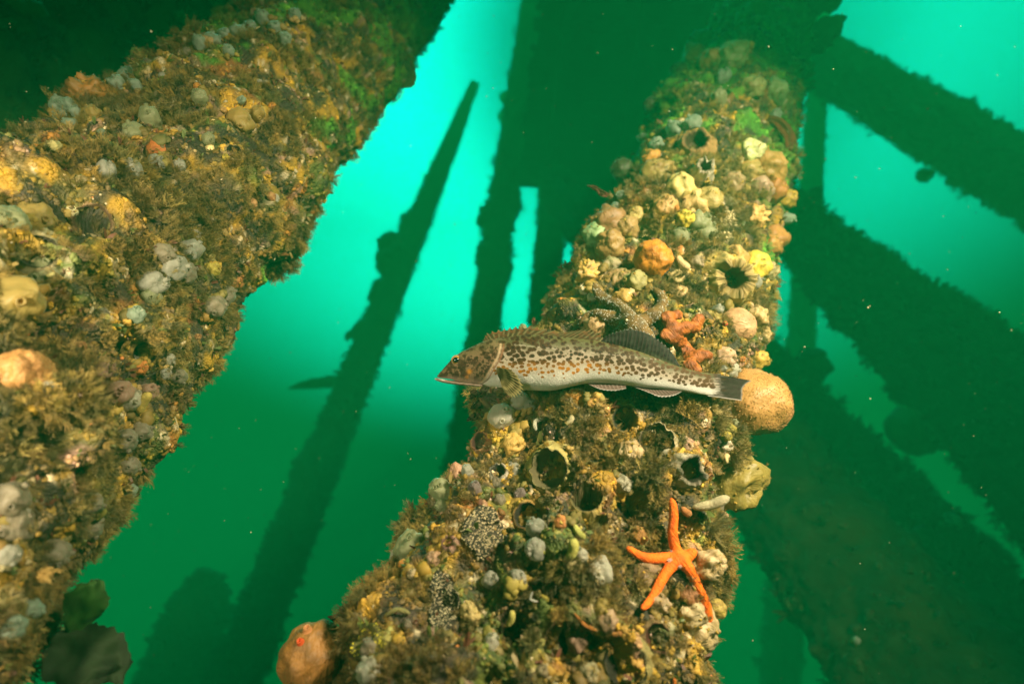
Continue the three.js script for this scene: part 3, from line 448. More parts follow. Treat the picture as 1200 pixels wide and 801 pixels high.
cupAt(RP, 816, 174, 17, { open: 0.6, tall: 1.1, a: [0.32, 0.17, 0.05], b: [0.4, 0.24, 0.09], inside: [0.06, 0.03, 0.012] }, 'brown barnacle high on the piling with a fan of white plates below it', { ry: 0.9, py: 0.2 });
cupAt(RP, 822, 203, 11, { open: 0.5, tall: 1.3, a: [0.62, 0.56, 0.44], b: [0.5, 0.42, 0.28], inside: [0.2, 0.16, 0.1] }, 'white ridged barnacle plates just below the brown upper barnacle', { ry: 1.2 });
cupAt(RP, 850, 330, 26, { open: 0.42, tall: 0.9, a: [0.46, 0.32, 0.08], b: [0.6, 0.46, 0.18], inside: [0.16, 0.1, 0.03], ragged: 0.3 }, 'rough golden barnacle heap at right, level with the round orange anemone', { ry: 1.1 });
cupAt(RP, 738, 592, 17, { open: 0.72, a: [0.28, 0.22, 0.09], b: [0.38, 0.3, 0.12], inside: [0.015, 0.012, 0.006] }, 'long black barnacle hole left of the top arm of the orange sea star', { ry: 0.5 });
cupAt(RP, 697, 529, 15, { open: 0.7, a: [0.3, 0.26, 0.08], b: [0.4, 0.32, 0.1], inside: [0.012, 0.01, 0.005] }, 'black cleft of a barnacle right above the golden rimmed shell', { ry: 0.5 });
cupAt(RP, 632, 672, 15, { open: 0.7, a: [0.25, 0.2, 0.08], b: [0.35, 0.28, 0.1], inside: [0.015, 0.012, 0.008] }, 'dark barnacle hole under the two smoky squirts left of the yellow fingers', { ry: 0.5 });
// anemones and solid squirts on the fish piling
L(RP, 808, 734, 24, BEIGE, [0.42, 0.30, 0.14], 'large beige lobed anemone below the orange sea star', { ry: 0.95 }, 'anemone', 'anemone', { amp: 0.2, freq: 1.8, seg: 44 });
L(RP, 805, 715, 15, BEIGE, [0.44, 0.33, 0.16], 'beige anemone sitting on top of the lobed one under the sea star', { ry: 0.95, sink: -0.1 }, 'anemone', 'anemone', { seg: 36 });
L(RP, 825, 664, 15, [0.56, 0.42, 0.24], [0.44, 0.30, 0.13], 'tall beige anemone right of the middle of the orange sea star', { ry: 1.3, px: 0.2 }, 'anemone', 'anemone', { seg: 36 });
L(RP, 755, 676, 18, [0.28, 0.18, 0.09], [0.19, 0.11, 0.05], 'brown rounded anemone under the left arms of the orange sea star', {}, 'anemone', 'anemone');
L(RP, 773, 709, 10, [0.5, 0.38, 0.24], [0.4, 0.26, 0.13], 'small pale anemone between the two lower arms of the orange sea star', {}, 'anemone', 'anemone');
L(RP, 749, 629, 9, [0.42, 0.20, 0.04], [0.3, 0.13, 0.03], 'orange brown knob above the left arm of the orange sea star', {});
L(RP, 806, 694, 12, [0.35, 0.14, 0.05], [0.25, 0.1, 0.03], 'reddish brown knob between the right lower arm and the beige anemone', {});
L(RP, 711, 727, 11, [0.40, 0.26, 0.16], [0.30, 0.18, 0.1], 'long pinkish tan squirt left of the lower sea star arms', { ry: 1.3 });
L(RP, 689, 789, 10, [0.40, 0.34, 0.2], [0.3, 0.22, 0.1], 'round grey tan squirt near the bottom edge left of the big hole', {});
L(RP, 676, 752, 11, [0.24, 0.14, 0.09], [0.15, 0.09, 0.05], 'purplish brown squirt sitting inside a dark hole', {});
fuzzyAt(RP, 843, 747, 12, { a: [0.52, 0.40, 0.10], b: [0.40, 0.28, 0.06] }, 'lowest of two furry yellow balls at the right edge', { face: 0.2, px: 0.3 }, 700, 1.7);
fuzzyAt(RP, 836, 712, 11, { a: [0.50, 0.36, 0.08], b: [0.34, 0.22, 0.05] }, 'upper of two furry yellow balls, beside the right sea star arm', { face: 0.2, px: 0.3 }, 700, 1.7);
L(RP, 848, 560, 27, [0.30, 0.22, 0.045], [0.20, 0.15, 0.03], 'olive brown glassy sponge bulging from the right edge', { ry: 1.1, px: 0.35, face: 0.1 }, 'sponge', 'sponge', { amp: 0.25, seg: 40 });
fingerAt(RP, 808, 592, 850, 578, 6, [0.5, 0.42, 0.25], 'worm_tube', 'shell', 'pale striped shell lying under the olive brown sponge', 1.6, 0.06);
L(RP, 856, 611, 11, [0.46, 0.30, 0.17], [0.36, 0.2, 0.08], 'pinkish tan knob at the right edge below the olive brown sponge', { px: 0.4 });
L(RP, 847, 522, 8, [0.52, 0.45, 0.33], [0.42, 0.34, 0.22], 'small pale round squirt at the right edge below the tail', { px: 0.3 });
fingerAt(RP, 797, 592, 808, 600, 4.5, [0.6, 0.24, 0.07], 'sea_squirt', 'sea squirt', 'little orange finger right of the tip of the top sea star arm', 1.4);
L(RP, 736, 535, 13, [0.48, 0.36, 0.2], [0.38, 0.24, 0.1], 'tan lump at the left of the wide barnacle shell', { ry: 1.2 });
L(RP, 861, 384, 18, [0.55, 0.32, 0.16], [0.46, 0.24, 0.12], 'big round pink orange anemone with a red spot right of the orange sponge', { seg: 40 }, 'anemone', 'anemone', { amp: 0.06, seg: 40, fine: 0.02 });
L(RP, 846, 381, 3, [0.6, 0.08, 0.02], [0.5, 0.06, 0.02], 'red dot at the left side of the big round pink orange anemone', { sink: -1.5 });
L(RP, 886, 372, 11, [0.5, 0.36, 0.17], [0.42, 0.26, 0.08], 'tan lobe on the right edge beside the big pink orange anemone', {});
L(RP, 891, 391, 9, [0.48, 0.33, 0.14], [0.36, 0.24, 0.08], 'second tan lobe on the right edge below its twin', {});
L(RP, 886, 420, 10, [0.62, 0.40, 0.07], [0.5, 0.28, 0.04], 'yellow orange knob on the right edge above the peach anemone', {});
L(RP, 847, 419, 11, [0.5, 0.33, 0.22], [0.42, 0.26, 0.14], 'pink round squirt just above the root of the tail fin', {});
L(RP, 866, 420, 4.5, [0.62, 0.2, 0.04], [0.5, 0.15, 0.03], 'tiny bright orange knob right of the pink round squirt', { sink: -0.4 });
L(RP, 882, 437, 4, [0.62, 0.26, 0.16], [0.5, 0.2, 0.1], 'tiny pink bead between the tail tip and the peach anemone', { sink: -0.6 });
L(RP, 878, 473, 4, [0.65, 0.24, 0.1], [0.5, 0.18, 0.06], 'tiny orange bead under the lower tip of the tail fin', { sink: -0.6 });
L(RP, 699, 383, 12, [0.45, 0.29, 0.14], [0.33, 0.2, 0.08], 'tan dome behind the gap between the two back fins of the fish', {});
L(RP, 717, 316, 11, GREYTAN, [0.24, 0.22, 0.09], 'grey tan dome left of the round orange anemone', {});
L(RP, 727, 334, 15, [0.36, 0.22, 0.10], [0.24, 0.17, 0.05], 'pinkish brown dome above the left sea star arm tip', {});
L(RP, 745, 333, 11, [0.32, 0.28, 0.1], [0.24, 0.2, 0.06], 'greenish tan dome under the round orange anemone', {});
L(RP, 731, 350, 9, [0.52, 0.30, 0.07], [0.4, 0.24, 0.05], 'orange tan knob with a white tip between the arms of the brown sea star', {});
L(RP, 738, 348, 1.8, [0.85, 0.82, 0.72], [0.75, 0.7, 0.6], 'white speck on the orange tan knob', { sink: -4 });
L(RP, 691, 322, 12, [0.55, 0.33, 0.06], [0.45, 0.30, 0.12], 'crumbly orange sponge at the left edge above the sea star', {}, 'sponge', 'sponge', { amp: 0.3, freq: 2.6 });
L(RP, 685, 340, 6, [0.72, 0.64, 0.45], [0.6, 0.5, 0.3], 'cream white lump under the crumbly orange sponge', {});
L(RP, 694, 350, 5, [0.72, 0.7, 0.52], [0.6, 0.55, 0.35], 'white finger shaped lump left of the brown sea star', { ry: 1.5 });
L(RP, 796, 346, 10, [0.56, 0.38, 0.17], [0.44, 0.30, 0.12], 'peach squirt right of the curled arm of the brown sea star', {});
L(RP, 792, 327, 8, [0.46, 0.36, 0.16], [0.36, 0.26, 0.1], 'tan squirt just below right of the round orange anemone', {});
L(RP, 811, 333, 5, LEMON, YELLOW, 'small yellow bead left of the golden barnacle heap', {});
L(RP, 817, 310, 8, [0.33, 0.26, 0.16], [0.25, 0.18, 0.1], 'grey brown round squirt right of the round orange anemone', {});
fingerAt(RP, 792, 300, 806, 316, 5, [0.66, 0.48, 0.24], 'sea_squirt', 'sea squirt', 'cream finger touching the right side of the round orange anemone', 1.2);
L(RP, 857, 304, 13, [0.46, 0.28, 0.08], [0.33, 0.22, 0.06], 'orange tan dome above the golden barnacle heap', {});
L(RP, 884, 313, 14, [0.62, 0.48, 0.06], [0.46, 0.33, 0.04], 'yellow curved squirt at the right edge above the pale grey one', { ry: 0.9 });
L(RP, 898, 318, 10, [0.34, 0.3, 0.13], [0.28, 0.2, 0.08], 'greenish tan squirt behind the yellow curved one at the edge', {});
L(RP, 771, 206, 17, [0.30, 0.22, 0.06], [0.24, 0.15, 0.045], 'brown smooth dome with a paler top on the upper left of the piling', { ry: 0.75 });
L(RP, 764, 187, 9, [0.5, 0.24, 0.04], [0.4, 0.18, 0.03], 'orange knob above the brown smooth dome', {});
L(RP, 795, 224, 15, [0.55, 0.45, 0.16], [0.46, 0.34, 0.1], 'pale yellow lobe, upper left of the pale cluster in the upper middle', {});
L(RP, 813, 244, 15, [0.62, 0.44, 0.18], [0.5, 0.33, 0.12], 'pale peach lobe in the centre of the pale cluster', {});
L(RP, 830, 236, 13, [0.4, 0.30, 0.10], [0.3, 0.22, 0.06], 'olive tan lobe on the right of the pale cluster', {});
L(RP, 780, 244, 12, [0.46, 0.28, 0.09], [0.36, 0.2, 0.06], 'orange tan lobe on the left of the pale cluster', {});
L(RP, 802, 258, 9, [0.6, 0.46, 0.05], [0.5, 0.36, 0.04], 'yellow knob at the foot of the pale cluster', {});
L(RP, 793, 222, 2.5, [0.12, 0.09, 0.04], [0.1, 0.07, 0.03], 'dark round mouth in the pale yellow lobe', { sink: -4.5 });
L(RP, 714, 264, 19, [0.26, 0.14, 0.05], [0.2, 0.1, 0.035], 'broad red brown dome at the upper left edge of the piling', { ry: 0.8 });
L(RP, 698, 276, 12, [0.3, 0.42, 0.2], [0.2, 0.3, 0.12], 'green edged dome hanging at the left outline of the piling', { ry: 0.9 });
L(RP, 717, 289, 15, [0.33, 0.20, 0.06], [0.25, 0.14, 0.04], 'brown dome below the broad red brown one', {});
L(RP, 747, 253, 9, [0.44, 0.33, 0.1], [0.34, 0.24, 0.07], 'tan knob left of the pale cluster', {});
L(RP, 735, 270, 13, [0.35, 0.22, 0.08], [0.27, 0.17, 0.05], 'brown tan dome between the red brown dome and the pale cluster', {});
L(RP, 876, 180, 13, [0.60, 0.58, 0.30], [0.38, 0.42, 0.14], 'pale green white cap on top of the right hand cluster', {}, 'sponge', 'sponge', { amp: 0.25 });
L(RP, 899, 198, 16, [0.40, 0.22, 0.06], [0.28, 0.17, 0.04], 'orange brown dome at the top of the right hand cluster', {});
L(RP, 876, 203, 13, [0.36, 0.24, 0.07], [0.26, 0.2, 0.05], 'olive brown dome under the pale green cap', {});
L(RP, 887, 223, 14, [0.38, 0.25, 0.16], [0.28, 0.16, 0.1], 'pink brown glassy dome in the middle of the right hand cluster', {});
L(RP, 904, 222, 13, [0.40, 0.17, 0.04], [0.3, 0.12, 0.03], 'rust red dome at the right edge of the upper cluster', {});
L(RP, 919, 232, 10, [0.55, 0.36, 0.05], [0.35, 0.2, 0.04], 'yellow rimmed dome jutting out at the right outline', { px: 0.3 });
L(RP, 884, 255, 11, [0.6, 0.38, 0.12], [0.5, 0.26, 0.07], 'rough pale orange sponge below the pink brown dome', {}, 'sponge', 'sponge', { amp: 0.32, freq: 3 });
L(RP, 903, 281, 14, [0.42, 0.20, 0.05], [0.34, 0.15, 0.04], 'big orange brown dome at the lower right of the upper cluster', {});
L(RP, 918, 287, 10, [0.46, 0.24, 0.06], [0.36, 0.17, 0.04], 'orange knob at the right outline beside the big orange brown dome', { px: 0.3 });
L(RP, 858, 215, 11, [0.3, 0.2, 0.1], [0.22, 0.15, 0.06], 'dull brown dome at the left of the right hand cluster', {});
L(RP, 838, 75, 14, [0.38, 0.20, 0.05], [0.25, 0.22, 0.06], 'orange brown dome high on the piling in the green light', {});
L(RP, 815, 66, 11, [0.42, 0.22, 0.04], [0.3, 0.2, 0.05], 'orange dome left of the high orange brown dome', {});
L(RP, 860, 66, 15, [0.3, 0.36, 0.14], [0.2, 0.26, 0.08], 'pale green dome at the right of the two high orange domes', { ry: 0.8 });
L(RP, 806, 40, 13, [0.22, 0.26, 0.10], [0.16, 0.14, 0.05], 'dim green dome at the left outline near the top', { px: -0.3 });
L(RP, 880, 105, 12, [0.26, 0.28, 0.1], [0.2, 0.16, 0.05], 'green brown dome above the translucent disc near the right outline', {});
L(RP, 905, 108, 13, [0.26, 0.36, 0.16], [0.2, 0.24, 0.08], 'light green dome at the right outline high on the piling', { px: 0.3 });
L(RP, 677, 467, 12, [0.6, 0.27, 0.03], [0.48, 0.2, 0.02], 'flat orange patch of sponge under the belly of the fish', { ry: 0.5 }, 'sponge', 'sponge');
L(RP, 655, 492, 7, [0.56, 0.22, 0.04], [0.46, 0.17, 0.03], 'small orange sponge left of the upper speckled colony', { ry: 0.6 }, 'sponge', 'sponge');
L(RP, 696, 473, 7, [0.44, 0.24, 0.04], [0.34, 0.17, 0.03], 'small ochre sponge right of the flat orange patch', { ry: 0.6 }, 'sponge', 'sponge');
L(RP, 657, 613, 7, [0.56, 0.22, 0.06], [0.44, 0.16, 0.04], 'small orange red squirt left of the yellow fingers', {});
L(RP, 694, 637, 5, [0.5, 0.2, 0.06], [0.4, 0.16, 0.04], 'small orange squirt right of the yellow fingers', {});
L(RP, 609, 597, 8, [0.55, 0.21, 0.02], [0.45, 0.25, 0.04], 'orange crust left of the orange rimmed hole', { ry: 0.6 }, 'sponge', 'sponge', { amp: 0.3 });
L(RP, 532, 556, 13, [0.44, 0.24, 0.15], [0.34, 0.17, 0.1], 'pink brown squirt at the left outline', {});
L(RP, 531, 538, 7, [0.5, 0.32, 0.2], [0.4, 0.24, 0.13], 'small pink squirt on top of the pink brown one', {});
L(RP, 730, 567, 9, [0.40, 0.36, 0.26], [0.3, 0.26, 0.18], 'grey squirt at the upper rim of the long black hole', {});
L(RP, 727, 616, 11, [0.44, 0.34, 0.22], [0.32, 0.25, 0.13], 'grey pink squirt left of the left sea star arm', { ry: 1.2 });
L(RP, 509, 655, 8, [0.46, 0.28, 0.18], [0.36, 0.2, 0.1], 'pink squirt near the left outline below the pale glassy one', {});
L(RP, 484, 672, 6, [0.56, 0.44, 0.26], [0.46, 0.34, 0.18], 'small pale tan squirt near the lower left outline', {});
L(RP, 551, 718, 8, [0.52, 0.38, 0.14], [0.42, 0.3, 0.1], 'grainy tan spindle shaped sponge right of the lower speckled colony', { ry: 0.9, rz: 1.9, spin: 0.4 }, 'sponge', 'sponge', { amp: 0.22, freq: 3, fine: 0.1 });
L(RP, 507, 762, 5, [0.62, 0.42, 0.2], [0.52, 0.32, 0.14], 'small pale orange knob left of the lower end of the speckled colony', {});
L(RP, 523, 751, 4, [0.72, 0.55, 0.25], [0.6, 0.36, 0.1], 'tiny orange white knob at the foot of the speckled colony', {});
L(RP, 479, 698, 4.5, [0.78, 0.74, 0.6], [0.6, 0.5, 0.3], 'white crumb on the turf near the lower left outline', {});
L(RP, 458, 746, 8, [0.56, 0.5, 0.16], [0.46, 0.4, 0.1], 'pale yellow lump at the right of the yellow dotted patch', {});
L(RP, 602, 521, 12, [0.55, 0.36, 0.09], [0.46, 0.26, 0.05], 'pale orange crusted lump left of the leaning yellow finger', { ry: 0.7 }, 'sponge', 'sponge', { amp: 0.25 });
// fingers
fingerAt(RP, 625, 527, 635, 503, 4.6, [0.58, 0.52, 0.18], 'sea_squirt', 'sea squirt', 'pale yellow finger squirt leaning right under the front belly of the fish');
fingerAt(RP, 663, 654, 671, 626, 6.4, [0.66, 0.60, 0.14], 'sea_squirt', 'sea squirt', 'largest pale yellow finger squirt, upright, left of the orange sea star', 1.4);
fingerAt(RP, 672, 612, 685, 627, 4.4, [0.60, 0.58, 0.14], 'sea_squirt', 'sea squirt', 'smaller yellow finger squirt leaning left above the largest one', 1.4);
L(RP, 672, 606, 4.2, [0.56, 0.56, 0.16], [0.5, 0.48, 0.12], 'round yellow bud above the two yellow fingers', { sink: -0.5 });
fingerAt(RP, 594, 732, 600, 711, 4.2, [0.58, 0.50, 0.12], 'sea_squirt', 'sea squirt', 'thin yellow finger squirt low on the piling above the hanging glassy squirt', 1.2);
fingerAt(RP, 651, 681, 656, 672, 3.2, [0.55, 0.48, 0.14], 'sea_squirt', 'sea squirt', 'tiny yellow finger below the largest yellow finger', 1.2);
fingerAt(RP, 637, 490, 628, 504, 2.6, [0.7, 0.66, 0.5], 'worm_tube', 'worm tube', 'white curled worm tube right of the leaning yellow finger', 1.2, 0.4);
fingerAt(RP, 662, 497, 670, 485, 3.6, [0.72, 0.62, 0.36], 'sea_squirt', 'sea squirt', 'cream finger lying on the upper speckled colony', 1.6);
fingerAt(RP, 624, 692, 630, 703, 1.5, [0.85, 0.82, 0.74], 'worm_tube', 'worm tube', 'small white worm tube in the turf low in the middle', 1.6, 0.5);
fingerAt(RP, 672, 716, 700, 737, 2.4, [0.62, 0.22, 0.03], 'orange_sponge', 'sponge', 'thin orange streak of sponge in the turf left of the beige anemone', 1.2, 0.1);
fingerAt(RP, 716, 741, 728, 738, 3, [0.6, 0.24, 0.04], 'orange_sponge', 'sponge', 'short orange streak of sponge right of the long one', 1.2, 0.1);
fingerAt(RP, 786, 812, 788, 789, 2.6, [0.72, 0.18, 0.01], 'orange_sea_star', 'sea star', 'tip of an orange sea star arm at the bottom edge', 2, 0.05);
fingerAt(RP, 452, 720, 482, 716, 3, [0.3, 0.26, 0.09], 'worm_tube', 'worm tube', 'olive tube curving over the yellow dotted patch', 1.2, -0.2);
// speckled colonies and the yellow dotted patch
colonyAt(RP, 567, 622, 29, 38, 'widest black colony with cream grains, left of the orange rimmed hole', [0.03, 0.022, 0.012], [0.44, 0.35, 0.2], 520);
colonyAt(RP, 519, 706, 21, 45, 'long black colony with cream grains, lowest on the piling', [0.028, 0.022, 0.012], [0.44, 0.37, 0.22], 400);
colonyAt(RP, 671, 482, 27, 20, 'black colony with cream grains directly under the belly of the fish', [0.03, 0.024, 0.013], [0.40, 0.33, 0.2], 340);
colonyAt(RP, 850, 266, 18, 24, 'sandy grainy crust between the pale cluster and the right hand cluster', [0.16, 0.12, 0.05], [0.7, 0.58, 0.3], 300);
colonyAt(RP, 435, 754, 28, 26, 'olive patch with bright yellow dots at the lower left', [0.14, 0.12, 0.03], [0.75, 0.62, 0.04], 130);
colonyAt(RP, 655, 420, 24, 18, 'sandy crust behind the shoulder of the fish', [0.12, 0.1, 0.04], [0.5, 0.4, 0.2], 120);
// glassy sea squirts on the fish piling
for (const [x, y, r, t, label, o] of [
  [589, 488, 16, 'pale', 'round glassy pale squirt under the chin of the fish', { ry: 0.8 }], [610, 472, 11, 'pale', 'pale squirt under the pectoral fin', {}], [621, 477, 10, 'grey', 'grey squirt just behind the one under the pectoral fin', {}],
  [629, 620, 13, 'grey', 'upper of two stacked smoky squirts under the orange rimmed hole', {}], [629, 643, 14, 'grey', 'lower of two stacked smoky squirts under the orange rimmed hole', {}], [612, 582, 8, 'purple', 'small smoky purple squirt above the orange rimmed hole', { ry: 1.3 }],
  [602, 553, 9, 'grey', 'upright smoky squirt left of the roundest open shell', { ry: 1.4 }], [520, 577, 13, 'sage', 'glassy grey green squirt on the left outline below the pink one', {}], [519, 593, 8, 'sage', 'small glassy squirt on the left outline', {}], [557, 574, 9, 'purple', 'dusky purple squirt left of the upright smoky one', {}],
  [697, 671, 18, 'pale', 'largest glassy squirt right of the yellow fingers', {}], [676, 652, 13, 'pale', 'glassy squirt right at the foot of the largest yellow finger', {}], [607, 678, 10, 'grey', 'small smoky squirt left below the two stacked ones', {}],
  [483, 642, 18, 'sage', 'large glassy squirt on the left outline, above the pink one', { ry: 0.8 }], [470, 652, 10, 'pale', 'small pale squirt hanging on the left outline', {}], [574, 754, 11, 'pale', 'hanging drop shaped glassy squirt low on the piling', { ry: 1.6, py: -0.5 }], [576, 681, 10, 'grey', 'smoky squirt left of the one below the stacked pair', {}], [603, 676, 9, 'grey', 'long smoky squirt beside the low smoky one', { ry: 1.3 }],
  [435, 788, 16, 'pale', 'glassy pale squirt on the lower edge of the yellow dotted patch', {}], [666, 560, 5, 'pale', 'tiny pale squirt at the right rim of the roundest shell', {}],
  [850, 432, 13, 'pale', 'glassy squirt between the pink round one and the tail fin', {}], [882, 330, 9, 'grey', 'pale grey glassy squirt under the yellow curved one', {}], [837, 367, 7, 'grey', 'grey tube squirt above left of the big pink orange anemone', { ry: 1.5 }],
  [795, 156, 12, 'teal', 'pale teal glassy squirt, left of a pair above the brown upper barnacle', {}], [813, 147, 10, 'teal', 'pale teal glassy squirt, right of a pair above the brown upper barnacle', {}], [771, 172, 9, 'teal', 'teal squirt on the green left flank above the orange knob', {}], [754, 162, 6, 'teal', 'small teal squirt at the upper left outline', {}], [909, 134, 8, 'teal', 'round teal squirt near the right outline above the red frond', { ry: 0.7 }],
  [815, 268, 14, 'sage', 'upper sage green glassy squirt below the pale cluster', {}], [797, 281, 13, 'sage', 'left sage green glassy squirt below the pale cluster', {}], [826, 273, 12, 'sage', 'right sage green glassy squirt below the pale cluster', {}], [848, 95, 9, 'teal', 'dim teal squirt below the high green dome', {}], [842, 120, 10, 'sage', 'greyish long squirt high on the middle of the piling', { ry: 1.4 }], [697, 250, 7, 'teal', 'small teal squirt at the left outline above the broad red brown dome', {}], [730, 231, 6, 'teal', 'tiny teal squirt on the green flank', {}], [921, 256, 7, 'teal', 'glassy teal squirt on the right outline', { px: 0.3 }], [722, 243, 6, 'teal', 'teal squirt between the outline and the tan knob', {}],
]) squirtAt(RP, x, y, r, t, label, o);
// --- the left piling
for (const [x, y, r, t, label, o] of [
  [123, 201, 11, 'grey', 'glassy squirt, left of a row of three on the left piling', {}], [152, 200, 13, 'grey', 'glassy squirt, middle of a row of three on the left piling', {}], [182, 194, 10, 'grey', 'tall glassy squirt, right of a row of three on the left piling', { ry: 1.3 }], [209, 197, 8, 'grey', 'small glassy squirt right of the row of three', {}],
  [175, 142, 13, 'sage', 'broad glassy squirt above the row of three on the left piling', {}], [156, 155, 11, 'sage', 'glassy squirt touching the broad one from the left', {}], [233, 116, 9, 'sage', 'round sage squirt above the small ring barnacle', {}], [280, 145, 14, 'amber', 'amber squirt near the middle of the left piling', {}], [110, 134, 9, 'amber', 'amber squirt under the orange mound', {}], [300, 135, 10, 'amber', 'amber squirt right beside its neighbour', {}], [243, 166, 8, 'sage', 'small sage squirt left of the ring barnacle', {}],
  [200, 313, 16, 'grey', 'largest of the glassy squirts in the patch right of the dark hollow', {}], [174, 333, 15, 'grey', 'lower left glassy squirt in the patch right of the dark hollow', {}], [220, 294, 13, 'grey', 'upper right glassy squirt in the patch right of the dark hollow', {}], [174, 350, 12, 'sage', 'lowest glassy squirt in the patch right of the dark hollow', {}], [157, 370, 10, 'teal', 'blue grey squirt left below the glassy patch', { ry: 1.3 }], [215, 318, 12, 'smoke', 'smoky squirt in the glassy patch', {}], [192, 298, 11, 'smoke', 'small smoky squirt at the top of the glassy patch', {}],
  [14, 352, 25, 'amber', 'large pale yellow glassy squirt at the left edge of the picture', { ry: 1.3 }], [52, 325, 23, 'sage', 'large grey green glassy squirt between two dark hollows', {}], [57, 457, 10, 'pale', 'pale squirt at the right foot of the fuzzy peach anemone', {}],
  [133, 461, 15, 'pink', 'pale pink squirt of the lower pair left of the yellow slug', {}], [148, 469, 14, 'pale', 'whitish squirt of the lower pair left of the yellow slug', {}], [173, 459, 10, 'pink', 'pinkish squirt behind the yellow slug', {}], [118, 436, 11, 'pink', 'pink squirt above the lower pair', {}], [153, 424, 8, 'pale', 'pale squirt left of the small orange squirt', {}], [197, 420, 7, 'pale', 'small pale squirt above right of the yellow slug', {}],
  [10, 585, 18, 'smoke', 'upper bright glassy squirt at the left edge', {}], [15, 616, 19, 'smoke', 'lower bright glassy squirt at the left edge', { ry: 0.7 }], [8, 650, 13, 'grey', 'grey squirt under the two bright ones at the left edge', {}], [97, 590, 15, 'smoke', 'upper smoky squirt of the pair near the lower outline', {}], [100, 615, 16, 'smoke', 'lower smoky squirt of the pair near the lower outline', {}], [60, 648, 16, 'smoke', 'smoky squirt left below the pair', {}], [8, 737, 17, 'teal', 'pale blue glassy squirt near the lower left corner', {}], [30, 715, 14, 'teal', 'dim glassy squirt above the pale blue one', {}],
  [140, 515, 14, 'smoke', 'smoky squirt on the shaded edge below the yellow slug', {}], [165, 505, 12, 'smoke', 'smoky squirt hanging on the shaded outline', {}], [150, 545, 12, 'smoke', 'smoky squirt low on the shaded outline', {}], [205, 440, 10, 'smoke', 'smoky squirt on the shaded outline right of the yellow slug', {}], [250, 360, 13, 'smoke', 'smoky squirt on the shaded outline above the kelp flap', {}], [262, 345, 12, 'smoke', 'smoky squirt beside it on the shaded outline', {}], [40, 255, 22, 'amber', 'broad pale yellow green squirt patch at the left edge', { ry: 0.6 }], [12, 262, 20, 'sage', 'glassy squirt at the left edge beside the pale yellow patch', { ry: 0.8 }],
]) squirtAt(LP, x, y, r, t, label, o);
{
  const all = [[235, 53, 8], [249, 49, 9], [264, 43, 8], [279, 38, 9], [294, 34, 8], [309, 24, 9], [322, 33, 7], [333, 48, 8], [345, 20, 7], [268, 62, 7], [74, 112, 8], [70, 124, 9], [75, 138, 9], [82, 146, 8], [84, 128, 10], [132, 86, 9], [145, 82, 10], [156, 90, 9], [148, 96, 9], [138, 100, 9], [160, 104, 8]].map((q) => [...q, q[1] < 70 ? 0 : q[0] < 100 ? 1 : 2]);
  for (let k = 0; k < 3; k++) all.filter((q) => q[3] === k).sort((p, q) => p[0] - q[0]).forEach(([x, y, r], i) => squirtAt(LP, x, y, r, 'teal', `${ORD[i]} teal squirt from the left ` + ['in the row along the upper outline', 'in the clump left of the orange mound', 'in the clump right of the orange mound'][k], { px: -0.2, py: 0.25 }, ['teal squirts along the upper outline', 'teal clump left of the orange mound', 'teal clump right of the orange mound'][k]));
}
L(LP, 103, 112, 24, [0.40, 0.17, 0.03], [0.24, 0.13, 0.03], 'crumbly orange brown mound on the upper outline of the left piling', { ry: 1.1, px: -0.2, py: 0.2 }, 'sponge', 'sponge', { amp: 0.3, freq: 2.6, fine: 0.1 });
L(LP, 108, 84, 4, [0.75, 0.7, 0.5], [0.6, 0.5, 0.3], 'tiny cream bead on top of the orange brown mound', { py: 0.4 });
fuzzyAt(LP, 28, 440, 27, { a: [0.46, 0.23, 0.07], b: [0.36, 0.17, 0.05], amp: 0.16 }, 'fuzzy peach anemone at the left edge of the left piling', { face: 0.5 }, 2600, 1.1);
fingerAt(LP, 169, 484, 185, 459, 6, [0.66, 0.48, 0.10], 'sea_squirt', 'sea squirt', 'yellow slug shaped squirt at the shaded edge of the left piling', 1.6, -0.1);
fingerAt(LP, 120, 359, 135, 374, 4, [0.62, 0.5, 0.14], 'sea_squirt', 'sea squirt', 'small yellow finger squirt above the dark hollow of the left piling', 1.6);
fingerAt(LP, 60, 323, 74, 321, 2.6, [0.7, 0.62, 0.24], 'sea_squirt', 'sea squirt', 'tiny yellow slug lying on the grey green glassy squirt', 3.2);
cupAt(LP, 273, 181, 10, { open: 0.74, a: [0.36, 0.25, 0.08], b: [0.5, 0.38, 0.16], inside: [0.02, 0.015, 0.008] }, 'small golden ring barnacle on the left piling', { ry: 0.7 });
cupAt(LP, 108, 262, 22, { open: 0.72, a: [0.28, 0.16, 0.07], b: [0.42, 0.28, 0.14], inside: [0.10, 0.05, 0.02] }, 'broad brown open barnacle on the left piling below the row of squirts', { ry: 0.8 });
cupAt(LP, 43, 297, 22, { open: 0.76, a: [0.4, 0.28, 0.1], b: [0.6, 0.5, 0.3], inside: [0.03, 0.02, 0.01] }, 'dark wide barnacle hole at the left edge with a bright rim', { ry: 0.6 });
cupAt(LP, 167, 412, 15, { open: 0.74, a: [0.4, 0.24, 0.05], b: [0.5, 0.34, 0.1], inside: [0.02, 0.012, 0.006] }, 'dark barnacle hole above the small orange squirt on the left piling', { ry: 0.6 });
cupAt(LP, 50, 354, 16, { open: 0.74, a: [0.36, 0.22, 0.05], b: [0.46, 0.3, 0.1], inside: [0.02, 0.014, 0.007] }, 'dark barnacle hole under the grey green glassy squirt', { ry: 0.5 });
L(LP, 53, 267, 7, [0.85, 0.78, 0.6], [0.7, 0.5, 0.2], 'bright white shell chip on the left piling near the edge', { ry: 0.6 }, 'broken_shell', 'shell');
L(LP, 84, 246, 7, [0.66, 0.62, 0.34], [0.5, 0.4, 0.2], 'pale yellow bead beside the broad brown barnacle', { ry: 0.6 });
